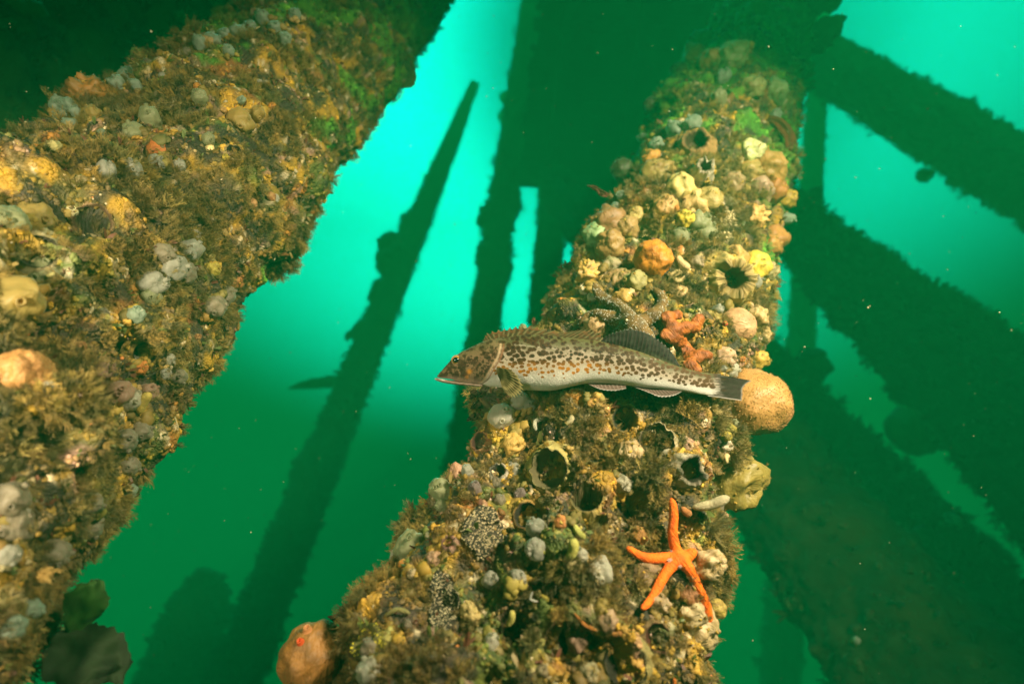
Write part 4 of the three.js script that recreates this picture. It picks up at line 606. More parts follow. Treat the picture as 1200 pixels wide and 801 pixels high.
L(LP, 165, 431, 8, [0.6, 0.22, 0.04], [0.5, 0.17, 0.03], 'small orange squirt on the left piling under a dark hole', {});
L(LP, 248, 316, 9, [0.48, 0.38, 0.06], [0.38, 0.28, 0.05], 'yellow knob on the shaded side of the left piling', {});
L(LP, 273, 328, 11, [0.42, 0.17, 0.04], [0.32, 0.12, 0.03], 'orange brown dome on the shaded side of the left piling', {});
L(LP, 183, 177, 11, [0.46, 0.14, 0.025], [0.36, 0.1, 0.02], 'rust red long sponge above the row of three squirts', { ry: 0.5, rz: 1.5 }, 'sponge', 'sponge');
L(LP, 363, 207, 3, [0.7, 0.3, 0.03], [0.6, 0.22, 0.02], 'single bright orange dot near the right outline of the left piling', {});
L(LP, 231, 98, 4, [0.62, 0.66, 0.5], [0.5, 0.5, 0.36], 'pale bead high on the left piling', {});
L(LP, 62, 172, 8, [0.5, 0.42, 0.16], [0.4, 0.33, 0.12], 'tan lump on the upper outline near the left edge', {});
// --- small growths filled in at random over each near piling, each named by the thing it stands next to
const said5 = {};
function nextTo(what, P, c) {
  const v = c.clone().sub(EYE).applyQuaternion(camera.quaternion.clone().invert()), x = 600 + v.x / -v.z * FPX, y = 400.5 - v.y / -v.z * FPX;
  const near = FEAT.filter((f) => f.P === P).sort((a, b) => Math.hypot(a.x - x, a.y - y) - Math.hypot(b.x - x, b.y - y));
  for (const f of near) { const dx = x - f.x, dy = y - f.y, side = Math.abs(dx) > Math.abs(dy) ? (dx < 0 ? 'left of' : 'right of') : dy < 0 ? 'above' : 'below', s = `little ${what} ${side} the ${f.label}`; if (s.split(' ').length <= 16 && !said5[s]) { said5[s] = 1; return s; } }
}
for (const [P, n, where] of [[RP, 70, 'the piling behind the fish'], [LP, 100, 'the left piling']]) {
  let made = 0, tries = 0;
  while (made < n && tries++ < 9000) {
    const s = lerp(-0.9, 2.6, R5()), th = (R5() * 2 - 1) * 1.9, c = P.point(s, th); if (!inFrame(c) || P.inPit(s, th, 1.2)) continue; const d = c.distanceTo(EYE); if (R5() > 0.6 / (d * d)) continue;
    const nn = P.normal(s, th, 0.02), k = R5(), size = (0.0035 + 0.006 * R5() * R5()) * (0.8 + 0.25 * d); made++;
    if (k < 0.5) { const t = ['grey', 'sage', 'smoke', 'pale', P === LP ? 'teal' : 'pink'][made % 5], g = squirt(t, made); g.name = numbered('sea_squirt'); scene.add(g); onto(g, c, nn, R5() * 6); g.scale.set(size * 1.2, size * (0.9 + 0.5 * R5()), size * 1.2); tag(g, nextTo(t + ' squirt', P, c), 'sea squirt', `little glassy squirts scattered over ${where}`); }
    else { const v = made % 5, w = ['peach', 'beige', 'grey brown', 'orange', 'yellow'][v], m = tag(mesh('small_sponge', fillGeo[v] ??= lump(400 + v, { seg: 18, a: [PEACH, BEIGE, GREYTAN, ORANGE, YELLOW][v].map((q) => q * 0.9), b: [REDBROWN, TAN, BROWN, RUST, OLIVE][v] }), softMat), nextTo(w + ' sponge', P, c), 'sponge', `little sponges scattered over ${where}`); onto(m, c.addScaledVector(nn, -size * 0.2), nn, R5() * 6); m.scale.set(size, size * (0.7 + 0.5 * R5()), size); }
  }
}
// ---------------------------------------------------------------- the spotted fish resting across the piling
const curve = (pts) => (x) => { if (x <= pts[0][0]) return pts[0][1]; for (let i = 1; i < pts.length; i++) if (x <= pts[i][0]) { const [x0, y0] = pts[i - 1], [x1, y1] = pts[i], t = (x - x0) / (x1 - x0), m0 = i > 1 ? (y1 - pts[i - 2][1]) / (x1 - pts[i - 2][0]) : (y1 - y0) / (x1 - x0), m1 = i < pts.length - 1 ? (pts[i + 1][1] - y0) / (pts[i + 1][0] - x0) : (y1 - y0) / (x1 - x0), h = x1 - x0, t2 = t * t, t3 = t2 * t; return (2 * t3 - 3 * t2 + 1) * y0 + (t3 - 2 * t2 + t) * h * m0 + (-2 * t3 + 3 * t2) * y1 + (t3 - t2) * h * m1; } return pts[pts.length - 1][1]; };
const fDepth = curve([[505, 0.728], [600, 0.708], [700, 0.693], [760, 0.684], [820, 0.686], [885, 0.712]]);
const fTop = curve([[512.5, 440], [514, 438], [518, 433.5], [525, 425.5], [531, 418.5], [536, 415], [543, 411], [555, 405], [570, 398.5], [590, 395], [623, 391.5], [663, 395], [707, 400.5], [750, 412], [790, 427.5], [823, 436], [845, 438]]);
const fBot = curve([[512.5, 441.5], [516, 442.5], [522, 443.4], [530, 444.6], [538, 447.5], [548, 450], [557, 451], [570, 452.5], [583, 453.5], [600, 455.5], [623, 457], [645, 457.5], [658, 455.5], [670, 452.5], [690, 449], [723, 450], [757, 454], [790, 456.5], [807, 459], [823, 462], [845, 463]]);
const fHalf = (x) => (fBot(x) - fTop(x)) / 2;
const fWide = (x) => fHalf(x) * fDepth(x) / FPX * curve([[512, 0.9], [525, 0.72], [545, 0.72], [570, 0.74], [620, 0.72], [700, 0.66], [760, 0.56], [810, 0.42], [830, 0.28], [845, 0.06]])(x);
const FISH = group('spotted_fish', 'brown spotted fish with a white belly lying across the piling, head to the left', 'fish');
FISH.position.copy(at(690, 430, 0.68)); FISH.quaternion.copy(camera.quaternion); FISH.updateMatrixWorld();
const fl = (x, y, dz = 0, d = fDepth(x)) => FISH.worldToLocal(at(x, y, d)).add(new THREE.Vector3(0, 0, dz));
const gillX = curve([[405, 589], [417, 586], [426, 581], [436, 575], [444, 570], [451, 560]]);
function fishColour(x, y, h) {
  const n = fbm(x * 0.09, y * 0.09, 3, 3), n2 = N(x * 0.5, y * 0.5, 9);
  let c = mixc([0.065, 0.062, 0.024], [0.36, 0.30, 0.23], smooth(0.08, 0.5, h + 0.08 * n)); c = mixc(c, [0.66, 0.63, 0.58], smooth(0.5, 0.85, h + 0.05 * n));
  c = mixc(c, [0.10, 0.09, 0.035], smooth(0.13, 0.0, h) * 0.7);
  const gx = gillX(y), head = smooth(gx + 3, gx - 4, x);
  const hc0 = mixc(mixc([0.05, 0.024, 0.012], [0.18, 0.11, 0.06], smooth(-0.15, 0.25, n + 0.6 * n2 + 0.5 * N(x * 0.25, y * 0.3, 6))), [0.32, 0.22, 0.17], smooth(0.72, 1.0, h) * 0.9), hc = mixc(hc0, [0.12, 0.10, 0.045], smooth(0.4, 0.0, h) * 0.7);
  c = mixc(c, hc, head);
  const merge = [[598, 406, 10], [622, 399, 16], [636, 409, 11], [606, 420, 8], [716, 408, 14], [733, 424, 9], [702, 420, 8], [828, 446, 11], [760, 430, 8]].reduce((s, [a, b, r]) => s + Math.exp(-((x - a) ** 2 + (y - b) ** 2) / (r * r)), 0);
  const px = 5.6, py = 4.6, [f, id] = worley(x / px + 0.15 * N(x * 0.2, y * 0.2, 4), y / py, 0.5);
  const cut = (0.39 + 0.14 * id + 0.13 * merge + 0.06 * N(x * 0.6, y * 0.6, 1)) * smooth(0.82, 0.66, h + 0.1 * N(x * 0.1, y * 0.15, 8)) * (head > 0.5 ? 0.9 : 1);
  const spot = smooth(cut + 0.045, cut - 0.03, f), low = (1 - head) * smooth(0.40, 0.62, h) * smooth(760, 690, x) * (1 - 0.8 * clamp(merge, 0, 1));
  let sc = mixc(mixc([0.018, 0.008, 0.003], [0.06, 0.026, 0.008], smooth(0.15, 0.4, f) * 0.6 + 0.3 * n2), [0.50, 0.19, 0.015], low * (0.25 + 0.75 * id)); sc = mixc(sc, [0.12, 0.055, 0.02], smooth(700, 800, x) * 0.5);
  c = mixc(c, sc, spot * (head > 0.5 ? 0.8 * smooth(0.95, 0.6, h) : 1));
  const g = x - gx; if (y > 402 && y < 452) { c = mixc(c, [0.16, 0.07, 0.03], Math.exp(-((g - 1.5) ** 2) / 2.2) * 0.85); c = mixc(c, [0.5, 0.36, 0.22], Math.exp(-((g + 2.2) ** 2) / 2.2) * 0.6); const g2 = x - (gx - 20 - (y - 420) * 0.2); if (y > 416) c = mixc(c, [0.2, 0.11, 0.06], Math.exp(-(g2 * g2) / 3) * 0.5); }
  c = mixc(c, [0.6, 0.24, 0.02], 0.9 * Math.exp(-((x - 551) ** 2 + (y - 434.5) ** 2) / 7)); c = mixc(c, [0.45, 0.16, 0.02], 0.8 * Math.exp(-((x - 548) ** 2 + (y - 441) ** 2) / 4));
  const ll = y - (402 + (x - 590) * 0.105); if (x > 600 && x < 815) c = mixc(c, [0.6, 0.56, 0.46], 0.28 * Math.exp(-ll * ll / 0.4) * smooth(-0.1, 0.2, N(x * 0.3, 1, 1)));
  c = mixc(c, mixc([0.05, 0.035, 0.03], [0.3, 0.27, 0.24], smooth(-0.1, 0.3, N(y * 0.9, x * 0.05, 3))), smooth(830, 845, x + 5 * N(y * 0.6, 2, 1)) * 0.9);
  return c.map((v) => v * (1 + 0.14 * N(x * 1.3, y * 1.3, 2) + 0.1 * n2));
}
{
  const NX = 190, NA = 72, pos = [], uv = [], idx = [], TW = 1152, TH = 384, data = new Uint8Array(TW * TH * 4), X0 = 512.5, X1 = 845;
  const toS = (v) => 255 * (v <= 0.0031308 ? 12.92 * v : 1.055 * Math.pow(v, 1 / 2.4) - 0.055);
  for (let j = 0; j < TH; j++) for (let i = 0; i < TW; i++) { const x = lerp(X0, X1, i / (TW - 1)), h = j / (TH - 1), y = lerp(fTop(x), fBot(x), h), c = fishColour(x, y, h), o = (j * TW + i) * 4; for (let k = 0; k < 3; k++) data[o + k] = toS(clamp(c[k], 0.004, 0.95)); data[o + 3] = 255; }
  const tex = new THREE.DataTexture(data, TW, TH); tex.colorSpace = THREE.SRGBColorSpace; tex.magFilter = THREE.LinearFilter; tex.needsUpdate = true;
  for (let i = 0; i <= NX; i++) { const u = i / NX, x = lerp(X0, X1, u < 0.12 ? u * u / 0.12 * 0.5 + u * 0.5 : u), hh = fHalf(x), cy = (fTop(x) + fBot(x)) / 2, w = fWide(x);
    for (let j = 0; j <= NA; j++) { const a = j / NA * 2 * Math.PI, ca = Math.cos(a), sa = Math.sin(a), y = cy - hh * ca * (0.96 + 0.04 * ca * ca), g = x - gillX(y);
      let z = w * Math.sign(sa) * Math.pow(Math.abs(sa), 0.82) * (1 + 0.10 * ca * 0); z *= 1 + (y > 406 && y < 452 ? 0.11 * smooth(1.2, -0.8, g) * smooth(-26, -6, g) : 0) + (x > 520 && x < 552 ? 0.05 * N(x * 0.2, y * 0.2, 1) : 0);
      const p = fl(x, y, z); pos.push(p.x, p.y, p.z); uv.push((x - X0) / (X1 - X0), (y - fTop(x)) / Math.max(0.1, 2 * hh)); if (i && j) { const A = i * (NA + 1) + j, B = A - 1, C = A - NA - 1, D = C - 1; idx.push(A, B, D, A, D, C); } } }
  const g = new THREE.BufferGeometry(); g.setAttribute('position', new THREE.Float32BufferAttribute(pos, 3)); g.setAttribute('uv', new THREE.Float32BufferAttribute(uv, 2)); g.setIndex(idx); g.computeVertexNormals();
  const bump = grainTex.clone(); bump.repeat.set(9, 3); bump.needsUpdate = true;
  const m = new THREE.MeshPhysicalMaterial({ map: tex, roughness: 0.55, side: THREE.DoubleSide, bumpMap: bump, bumpScale: 0.0005, specularIntensity: 0.5 }); mesh('body', g, m, FISH);
}
{ // lower jaw
  const top = curve([[509.5, 443.2], [513, 442.6], [520, 444], [530, 445.4], [545, 447], [566, 449]]), bot = curve([[509.5, 444.4], [512, 446], [520, 448.3], [535, 450.4], [550, 451.6], [566, 452.6]]), pos = [], col = [], idx = [], n = 40, k = 24;
  for (let i = 0; i <= n; i++) { const x = lerp(509.5, 566, i / n), cy = (top(x) + bot(x)) / 2, h = (bot(x) - top(x)) / 2, w = Math.min(fWide(Math.max(x + 2, 514)) * 0.98, 0.003 + (x - 509.5) * 0.0006); for (let j = 0; j <= k; j++) { const a = j / k * 6.28318, y = cy - h * Math.cos(a), p = fl(x, y, w * Math.sin(a)); pos.push(p.x, p.y, p.z); const c = mixc([0.20, 0.14, 0.115], [0.09, 0.055, 0.035], smooth(-0.1, 0.5, N(x * 0.25, y * 0.5, 3)) + (Math.cos(a) > 0.7 ? 0.4 : 0)); const lip = Math.exp(-((x - 519) ** 2) / 8) * smooth(0.1, 0.6, Math.cos(a)); col.push(...mixc(c, [0.6, 0.56, 0.5], lip * 0.6)); if (i && j) { const A = i * (k + 1) + j, B = A - 1, C = A - k - 1, D = C - 1; idx.push(A, B, D, A, D, C); } } }
  const g = new THREE.BufferGeometry(); g.setAttribute('position', new THREE.Float32BufferAttribute(pos, 3)); g.setAttribute('color', new THREE.Float32BufferAttribute(col, 3)); g.setIndex(idx); g.computeVertexNormals(); mesh('lower_jaw', g, new THREE.MeshStandardMaterial({ vertexColors: true, roughness: 0.45, side: THREE.DoubleSide }), FISH);
}
for (const s of [1, -1]) { // eyes
  const r = 5.4 * 0.705 / FPX, e = mesh('eye', new THREE.SphereGeometry(r, 28, 20), std(0.28, 0.16, 0.02, 0.2), FISH); e.position.copy(fl(535.8, 421.8, s * (fWide(536) * 0.86 - r * 0.45))); e.scale.set(1, 0.95, 0.8);
  const pu = mesh('pupil', new THREE.SphereGeometry(r * 0.74, 24, 16), std(0.004, 0.006, 0.008, 0.06), e); pu.position.set(-r * 0.05, r * 0.05, s * r * 0.62); pu.scale.set(1, 0.95, 0.55);
  const ring = mesh('eye_rim', new THREE.TorusGeometry(r * 1.06, r * 0.17, 10, 36), std(0.24, 0.15, 0.07, 0.5), e); ring.position.z = s * r * 0.1;
}
// fins: a membrane between a base line and an outer edge, ridged along its rays
function finGeo(base, edge, rays, colour, { z0 = 0, z1 = 0, jag = 0, thick = 0.0007, nv = 14, ray = 0.0006, bow = 0 } = {}) {
  const lin = (pts) => { const c = new THREE.CatmullRomCurve3(pts.map((p) => new THREE.Vector3(p[0], p[1], 0)), false, 'centripetal'); return (t) => c.getPoint(t); };
  const B = lin(base), O = lin(edge), nu = rays * 6, P = [], C = [], idx = [];
  for (const sgn of [1, -1]) for (let i = 0; i <= nu; i++) for (let j = 0; j <= nv; j++) {
    const u = i / nu, ph = u * rays - Math.floor(u * rays), on = Math.exp(-Math.pow(Math.min(ph, 1 - ph) / 0.17, 2)), dip = 1 - jag * (1 - on) * (0.6 + 0.4 * ph), v = j / nv * dip, b = B(u), o = O(u), x = lerp(b.x, o.x, v), y = lerp(b.y, o.y, v);
    const p = fl(x, y, lerp(z0, z1, v) + bow * Math.sin(Math.PI * v) + sgn * (thick * (1 - 0.6 * v) / 2 + ray * on * (1 - 0.7 * v)) + 0.0006 * N(u * 5, v * 3, 2)); P.push(p.x, p.y, p.z); C.push(...colour(u, j / nv, on, x, y));
    if (i && j) { const k = (sgn > 0 ? 0 : (nu + 1) * (nv + 1)) + i * (nv + 1) + j, A = k, D = k - 1, E = k - nv - 1, F = E - 1; sgn > 0 ? idx.push(A, D, F, A, F, E) : idx.push(A, F, D, A, E, F); }
  }
  const g = new THREE.BufferGeometry(); g.setAttribute('position', new THREE.Float32BufferAttribute(P, 3)); g.setAttribute('color', new THREE.Float32BufferAttribute(C, 3)); g.setIndex(idx); g.computeVertexNormals(); return g;
}
const finMat = new THREE.MeshPhysicalMaterial({ vertexColors: true, roughness: 0.75, specularIntensity: 0.3, transmission: 0.38, thickness: 0, side: THREE.DoubleSide });
const stripe = (x, y, f, k = 0) => smooth(-0.1, 0.25, N(x * f + k, y * f * 1.5, 5));
mesh('spiny_dorsal_fin', finGeo([[566, 401.5], [590, 397.5], [625, 394], [665, 398], [708, 402.5]], [[566, 398], [569, 390.5], [588, 385], [607, 381.5], [632, 382.5], [660, 388.5], [678, 386], [692, 384.5], [704, 388], [709, 399]], 25, (u, v, on, x, y) => mixc(mixc([0.055, 0.04, 0.014], [0.20, 0.18, 0.08], on), mixc([0.06, 0.028, 0.012], [0.2, 0.09, 0.03], v), stripe(x, y, 0.17) * (0.55 + 0.4 * v)), { jag: 0.3, z1: -0.004, nv: 12 }), finMat, FISH);
mesh('soft_dorsal_fin', finGeo([[701, 402], [725, 406], [750, 413.5], [775, 423], [800, 431.5]], [[704, 398], [719, 389.5], [738, 384.5], [757, 387.5], [773, 397], [789, 412], [799, 430]], 24, (u, v, on, x, y) => { let c = mixc(mixc([0.010, 0.007, 0.006], [0.032, 0.022, 0.017], on), [0.04, 0.04, 0.03], stripe(x, y, 0.16) * 0.5); c = mixc(c, [0.12, 0.13, 0.07], smooth(0.35, 0.0, v) * smooth(0.45, 0.9, u)); return v > 0.94 ? mixc(c, [0.5, 0.46, 0.4], 0.5 * on) : c; }, { jag: 0.1, z1: -0.006, bow: 0.002 }), finMat, FISH);
mesh('tail_fin', finGeo([[829, 436.5], [833, 443], [834, 449], [833, 456], [829, 463.5]], [[882.5, 446], [876, 449.5], [871.5, 455], [871, 462], [870.5, 469.5]], 22, (u, v, on, x, y) => { let c = mixc([0.03, 0.02, 0.017], [0.09, 0.065, 0.055], on); c = mixc(c, [0.36, 0.32, 0.28], smooth(0.45, 0.0, v + 0.25 * N(u * 9, v * 3, 1)) * 0.9); c = mixc(c, [0.09, 0.045, 0.018], smooth(0.2, 0.5, N(x * 0.16, y * 0.3, 7)) * smooth(0.7, 0.2, v)); return v > 0.95 || u > 0.96 ? mixc(c, [0.5, 0.46, 0.43], 0.7) : c; }, { jag: 0.05, z0: 0.0005, nv: 18, ray: 0.0008 }), finMat, FISH);
mesh('anal_fin', finGeo([[741, 452], [757, 454], [775, 455.5], [796, 457.5]], [[744, 453.5], [757, 458.5], [772, 464.5], [788, 463], [797, 458]], 15, (u, v, on) => v > 0.9 ? [0.5, 0.45, 0.42] : mixc([0.09, 0.055, 0.045], [0.22, 0.15, 0.13], on), { jag: 0.12, z1: 0.008 }), finMat, FISH);
mesh('vent_fin', finGeo([[688, 449], [700, 449], [715, 449.5], [732, 451]], [[692, 451], [703, 455.5], [718, 457], [732, 454.5]], 10, (u, v, on) => v > 0.86 ? [0.5, 0.45, 0.42] : mixc([0.15, 0.095, 0.08], [0.26, 0.19, 0.165], on), { jag: 0.1, z0: 0.004, z1: 0.010 }), finMat, FISH);
mesh('pectoral_fin', finGeo([[583, 429], [582.5, 433.5], [583.5, 438], [586, 442.5]], [[600, 431.5], [609, 441], [613, 454], [608, 460.5], [601, 463.5], [594, 459], [589, 452]], 15, (u, v, on, x, y) => { const c = mixc([0.04, 0.028, 0.008], [0.36, 0.29, 0.11], on); return mixc(c, [0.5, 0.42, 0.18], 0.45 * smooth(0.1, 0.4, Math.sin(v * 20 + u * 3))); }, { jag: 0.12, z0: fWide(585) * 0.92, z1: 0.034, bow: 0.005, ray: 0.001, nv: 20 }), finMat, FISH);
// ---------------------------------------------------------------- sea stars
function armCaps(P, pts0, lift, even = false) {
  const cc = new THREE.CatmullRomCurve3(pts0.map((p) => new THREE.Vector3(...p)), false, 'centripetal'), pts = pts0.length > 2 ? cc.getPoints((pts0.length - 1) * 3).map((v) => [v.x, v.y, v.z]) : pts0; // [x, y, radius in pixels] along an arm, laid on the crust
  const ds = pts.map((p) => P.hit(p[0], p[1]).depth), out = pts.map((p, i) => { const d = even ? Math.min(lerp(ds[0], Math.min(ds[ds.length - 1], ds[0] + 0.004), i / (ds.length - 1)) - lift, ds[i] - 0.006) : Math.min(ds[i], ((ds[i - 1] ?? ds[i]) + ds[i] + (ds[i + 1] ?? ds[i])) / 3) - lift; return { p: at(p[0], p[1], d), r: p[2] * (even ? 0.84 : 1) * d / FPX }; });
  return out.slice(1).map((o, i) => ({ a: out[i].p, b: o.p, ra: out[i].r, rb: o.r }));
}
{
  const c = [796.5, 654.5, 9], arms = [[[796.5, 654.5, 7.5], [791.5, 642, 5.8], [788, 625, 5.4], [789.5, 607, 4.9], [789, 593, 3.6], [787, 585.5, 1.7]], [[796.5, 654.5, 7.5], [778, 653.5, 6], [762, 654, 5.2], [749, 650.5, 4.0], [741, 645.5, 2.9], [735.5, 641.5, 1.6]], [[796.5, 654.5, 7.5], [783.5, 667, 6], [773, 684, 5.4], [765, 699, 4.6], [757, 709, 3.4], [753, 712.5, 2.2]], [[796.5, 654.5, 7.5], [808, 667, 6.2], [818, 688, 5.6], [827, 706, 4.9], [831, 722, 4.0], [834, 739.5, 1.6]], [[796.5, 654.5, 7.5], [807, 651, 5.4], [813.5, 646, 3.8]]];
  const geo = flipIfInward(sdfGeo([...arms.flatMap((a) => armCaps(RP, a, 0.020, true)), ...armCaps(RP, [c, [797.5, 655.5, 9]], 0.022)], 0.004, 128, 0.0002, 600));
  paint(geo, (p) => mixc([0.95, 0.17, 0.003], [0.85, 0.12, 0.002], smooth(-0.2, 0.4, fbm(p.x * 90, p.y * 90, p.z * 90, 3))).map((v) => v * (1 + 0.16 * N(p.x * 700, p.y * 700, p.z * 700))));
  const st = group('orange_sea_star', 'vivid orange five armed sea star clinging low on the piling', 'sea star'); mesh('body', geo, new THREE.MeshStandardMaterial({ vertexColors: true, roughness: 0.75, bumpMap: grainTex, bumpScale: 0.0018 }), st);
  const rc = new THREE.Raycaster();
  for (const [x, y, r] of [[796.5, 664.5, 2.6], [785, 656, 2.6], [786.5, 645.5, 2]]) { rc.set(EYE, dirPX(x, y).normalize()); const h = rc.intersectObject(st.children[0])[0]; if (!h) continue; const m = mesh('pale_patch', lump(x, { seg: 16, a: [0.75, 0.52, 0.5], b: [0.8, 0.36, 0.2] }), softMat, st), s = r * h.distance / FPX; onto(m, h.point.addScaledVector(h.face.normal, -s * 0.25), h.face.normal); m.scale.set(s * 1.2, s * 0.45, s); }
}
{
  const arms = [[[742, 381, 9], [734, 368, 7.5], [722, 357, 6.4], [709, 351, 5.2], [701, 344, 4.2], [697, 334, 2.4]], [[742, 381, 9], [753, 377, 7.5], [766, 368, 6.6], [776, 357, 5.4], [775, 347, 4.2], [767, 339, 2.4]], [[742, 381, 9], [729, 378, 8], [715, 372, 6.8], [700, 368.5, 5.4], [689, 371, 4.2], [680, 379, 2.2]], [[742, 381, 9], [733, 388, 8], [722, 394, 7]], [[742, 381, 9], [752, 388, 8], [760, 396, 7]]];
  const caps = arms.flatMap((a) => armCaps(RP, a, 0.014)), geo = flipIfInward(sdfGeo([...caps, ...armCaps(RP, [[742, 380, 11], [743, 381, 11]], 0.016)], 0.005, 110, 0.0005, 400));
  paint(geo, (p) => mixc([0.14, 0.075, 0.014], [0.085, 0.05, 0.014], smooth(-0.2, 0.4, fbm(p.x * 80, p.y * 80, p.z * 80, 3))));
  const st = group('brown_sea_star', 'brown sea star with grey white speckles behind the back fin of the fish', 'sea star'), body = mesh('body', geo, new THREE.MeshStandardMaterial({ vertexColors: true, roughness: 0.7, bumpMap: grainTex, bumpScale: 0.0012 }), st);
  const p = geo.attributes.position, n = geo.attributes.normal, r = rng(66), L = [], m = new THREE.Matrix4(), a = new THREE.Vector3(), b = new THREE.Vector3(), ray = arms.slice(0, 3).flatMap((w) => armCaps(RP, w, 0.014));
  for (let t = 0; t < 60000 && L.length < 620; t++) { const k = Math.floor(r() * p.count); a.fromBufferAttribute(p, k); b.fromBufferAttribute(n, k); if (b.dot(camV(0, 0, 1)) < 0.1) continue; const mid = ray.some((c) => { const d = c.b.clone().sub(c.a), u = clamp(a.clone().sub(c.a).dot(d) / d.lengthSq(), 0, 1), q = c.a.clone().addScaledVector(d, u), off = a.clone().sub(q); return Math.abs(off.dot(new THREE.Vector3().crossVectors(d, camV(0, 0, 1)).normalize())) < 0.0009; }); if (!mid && r() > 0.05) continue; L.push([a.clone(), mid]); }
  const im = new THREE.InstancedMesh(TURF.bead[0], turfMat.bead, L.length), c = new THREE.Color(); L.forEach(([q, mid], i) => { const s = (mid ? 0.00055 : 0.0005) * (0.6 + 0.8 * r()), v = 0.6 + 0.5 * r(); m.makeScale(s, s, s).setPosition(q); im.setMatrixAt(i, m); im.setColorAt(i, c.setRGB(0.5 * v, 0.52 * v, 0.46 * v)); }); im.name = 'speckles'; im.userData.kind = 'stuff'; im.castShadow = im.receiveShadow = true; st.add(im);
  const rc = new THREE.Raycaster(); rc.set(EYE, dirPX(734.5, 375).normalize()); const h = rc.intersectObject(body)[0]; if (h) { const o = mesh('pale_spot', new THREE.SphereGeometry(0.0017, 16, 12), std(0.8, 0.7, 0.45, 0.5), st); o.position.copy(h.point); }
}
// ---------------------------------------------------------------- leaves, fronds and bushes
function leafAt(name, cat, pts, col, label, { fold = 0.15, wave = 0.006, trans = 0.35, col2 = null } = {}) { // pts: [x, y, depth, half width in pixels]
  const c = new THREE.CatmullRomCurve3(pts.map(([x, y, d]) => at(x, y, d))), w = curve(pts.map((p, i) => [i / (pts.length - 1), p[3] * p[2] / FPX])), nu = 48, nv = 10, P = [], C = [], idx = [], k = pts[0][0];
  for (let i = 0; i <= nu; i++) { const t = i / nu, p = c.getPoint(t), tg = c.getTangent(t), v = EYE.clone().sub(p).normalize(), s = new THREE.Vector3().crossVectors(tg, v).normalize(), nn = new THREE.Vector3().crossVectors(s, tg); for (let j = 0; j <= nv; j++) { const e = j / nv * 2 - 1, ww = Math.max(0, w(t)) * (1 + 0.2 * N(t * 6 + k, e > 0 ? 1 : 5, 0) + 0.16 * Math.abs(e) * N(t * 19 + k, e > 0 ? 2 : 7, 0)), q = p.clone().addScaledVector(s, e * ww).addScaledVector(nn, -fold * ww * e * e + wave * N(t * 5 + k, e * 1.5, 3)); P.push(q.x, q.y, q.z); const h = smooth(-0.3, 0.4, N(q.x * 60, q.y * 60, q.z * 60)); C.push(...mixc(col, col2 || col.map((x) => x * 0.6), h)); if (i && j) { const A = i * (nv + 1) + j, B = A - 1, D = A - nv - 1, E = D - 1; idx.push(A, B, E, A, E, D); } } }
  const g = new THREE.BufferGeometry(); g.setAttribute('position', new THREE.Float32BufferAttribute(P, 3)); g.setAttribute('color', new THREE.Float32BufferAttribute(C, 3)); g.setIndex(idx); g.computeVertexNormals();
  return tag(mesh(name, g, new THREE.MeshPhysicalMaterial({ vertexColors: true, roughness: 0.8, specularIntensity: 0.4, transmission: trans, thickness: 0, side: THREE.DoubleSide })), label, cat);
}
const D = (P, x, y, off = 0) => P.hit(x, y).depth - off;
leafAt('brown_kelp', 'kelp', [[942, 66, 1.86, 5], [955, 48, 1.86, 17], [972, 34, 1.84, 15], [985, 24, 1.83, 8], [993, 20, 1.83, 1]], [0.035, 0.055, 0.012], 'dark pointed kelp blade at the top right outline of the fish piling');
leafAt('brown_kelp', 'kelp', [[945, -12, 1.98, 14], [962, -2, 1.97, 16], [974, 6, 1.96, 13], [977, 14, 1.96, 3]], [0.03, 0.05, 0.012], 'dark rounded kelp blade at the top edge above the pointed one');
leafAt('red_alga', 'alga', [[900, 138, 1.36, 4], [915, 146, 1.34, 6], [926, 162, 1.33, 6], [928, 180, 1.33, 6], [921, 198, 1.33, 5], [912, 206, 1.34, 2]], [0.22, 0.045, 0.012], 'red brown strap of alga looping along the right outline');
leafAt('red_alga', 'alga', [[715, 229, 1.1, 2], [705, 226, 1.09, 3.4], [697, 220, 1.09, 2.4], [688, 217, 1.09, 0.6]], [0.14, 0.03, 0.014], 'thin dark red blade pointing left from the left outline');
[[574, 452, 560, 466, 'top'], [570, 470, 551, 479, 'second'], [566, 488, 547, 492, 'third'], [572, 500, 556, 512, 'lowest'], [560, 458, 551, 468, 'outermost']].forEach(([x0, y0, x1, y1, w], i) => leafAt('dark_alga', 'alga', [[x0, y0, 0.79, 2], [(x0 + x1) / 2, (y0 + y1) / 2 - 2, 0.785, 4.5], [x1, y1, 0.78, 1]], [0.07, 0.045, 0.02], `dark little frond under the head of the fish, ${w} of five`));
[[402, 742, 396, 722, 'left'], [404, 738, 409, 718, 'middle'], [398, 728, 384, 722, 'lowest']].forEach(([x0, y0, x1, y1, w]) => leafAt('dark_alga', 'alga', [[x0, y0, 0.6, 2], [(x0 + x1) / 2 + 2, (y0 + y1) / 2, 0.6, 3.6], [x1, y1, 0.6, 0.8]], [0.09, 0.03, 0.02], `dark red frond beside the top of the large brown squirt, ${w} of three`));
const LD = LP.hit(72, 742).depth - 0.015;
leafAt('green_alga', 'alga', [[86, 742, LD, 10], [94, 722, LD - 0.004, 19], [102, 700, LD - 0.006, 21], [109, 683, LD - 0.004, 10], [109, 679, LD - 0.004, 2]], [0.03, 0.10, 0.008], 'translucent green blade of alga standing out near the lower left corner', { trans: 0.5 });
leafAt('dark_kelp', 'kelp', [[60, 752, LD - 0.01, 16], [85, 764, LD - 0.012, 34], [114, 772, LD - 0.014, 34], [132, 785, LD - 0.014, 22], [138, 800, LD - 0.01, 6]], [0.012, 0.024, 0.005], 'broad dark kelp blade in the lower left corner under the green one', { fold: 0.1, wave: 0.012 });
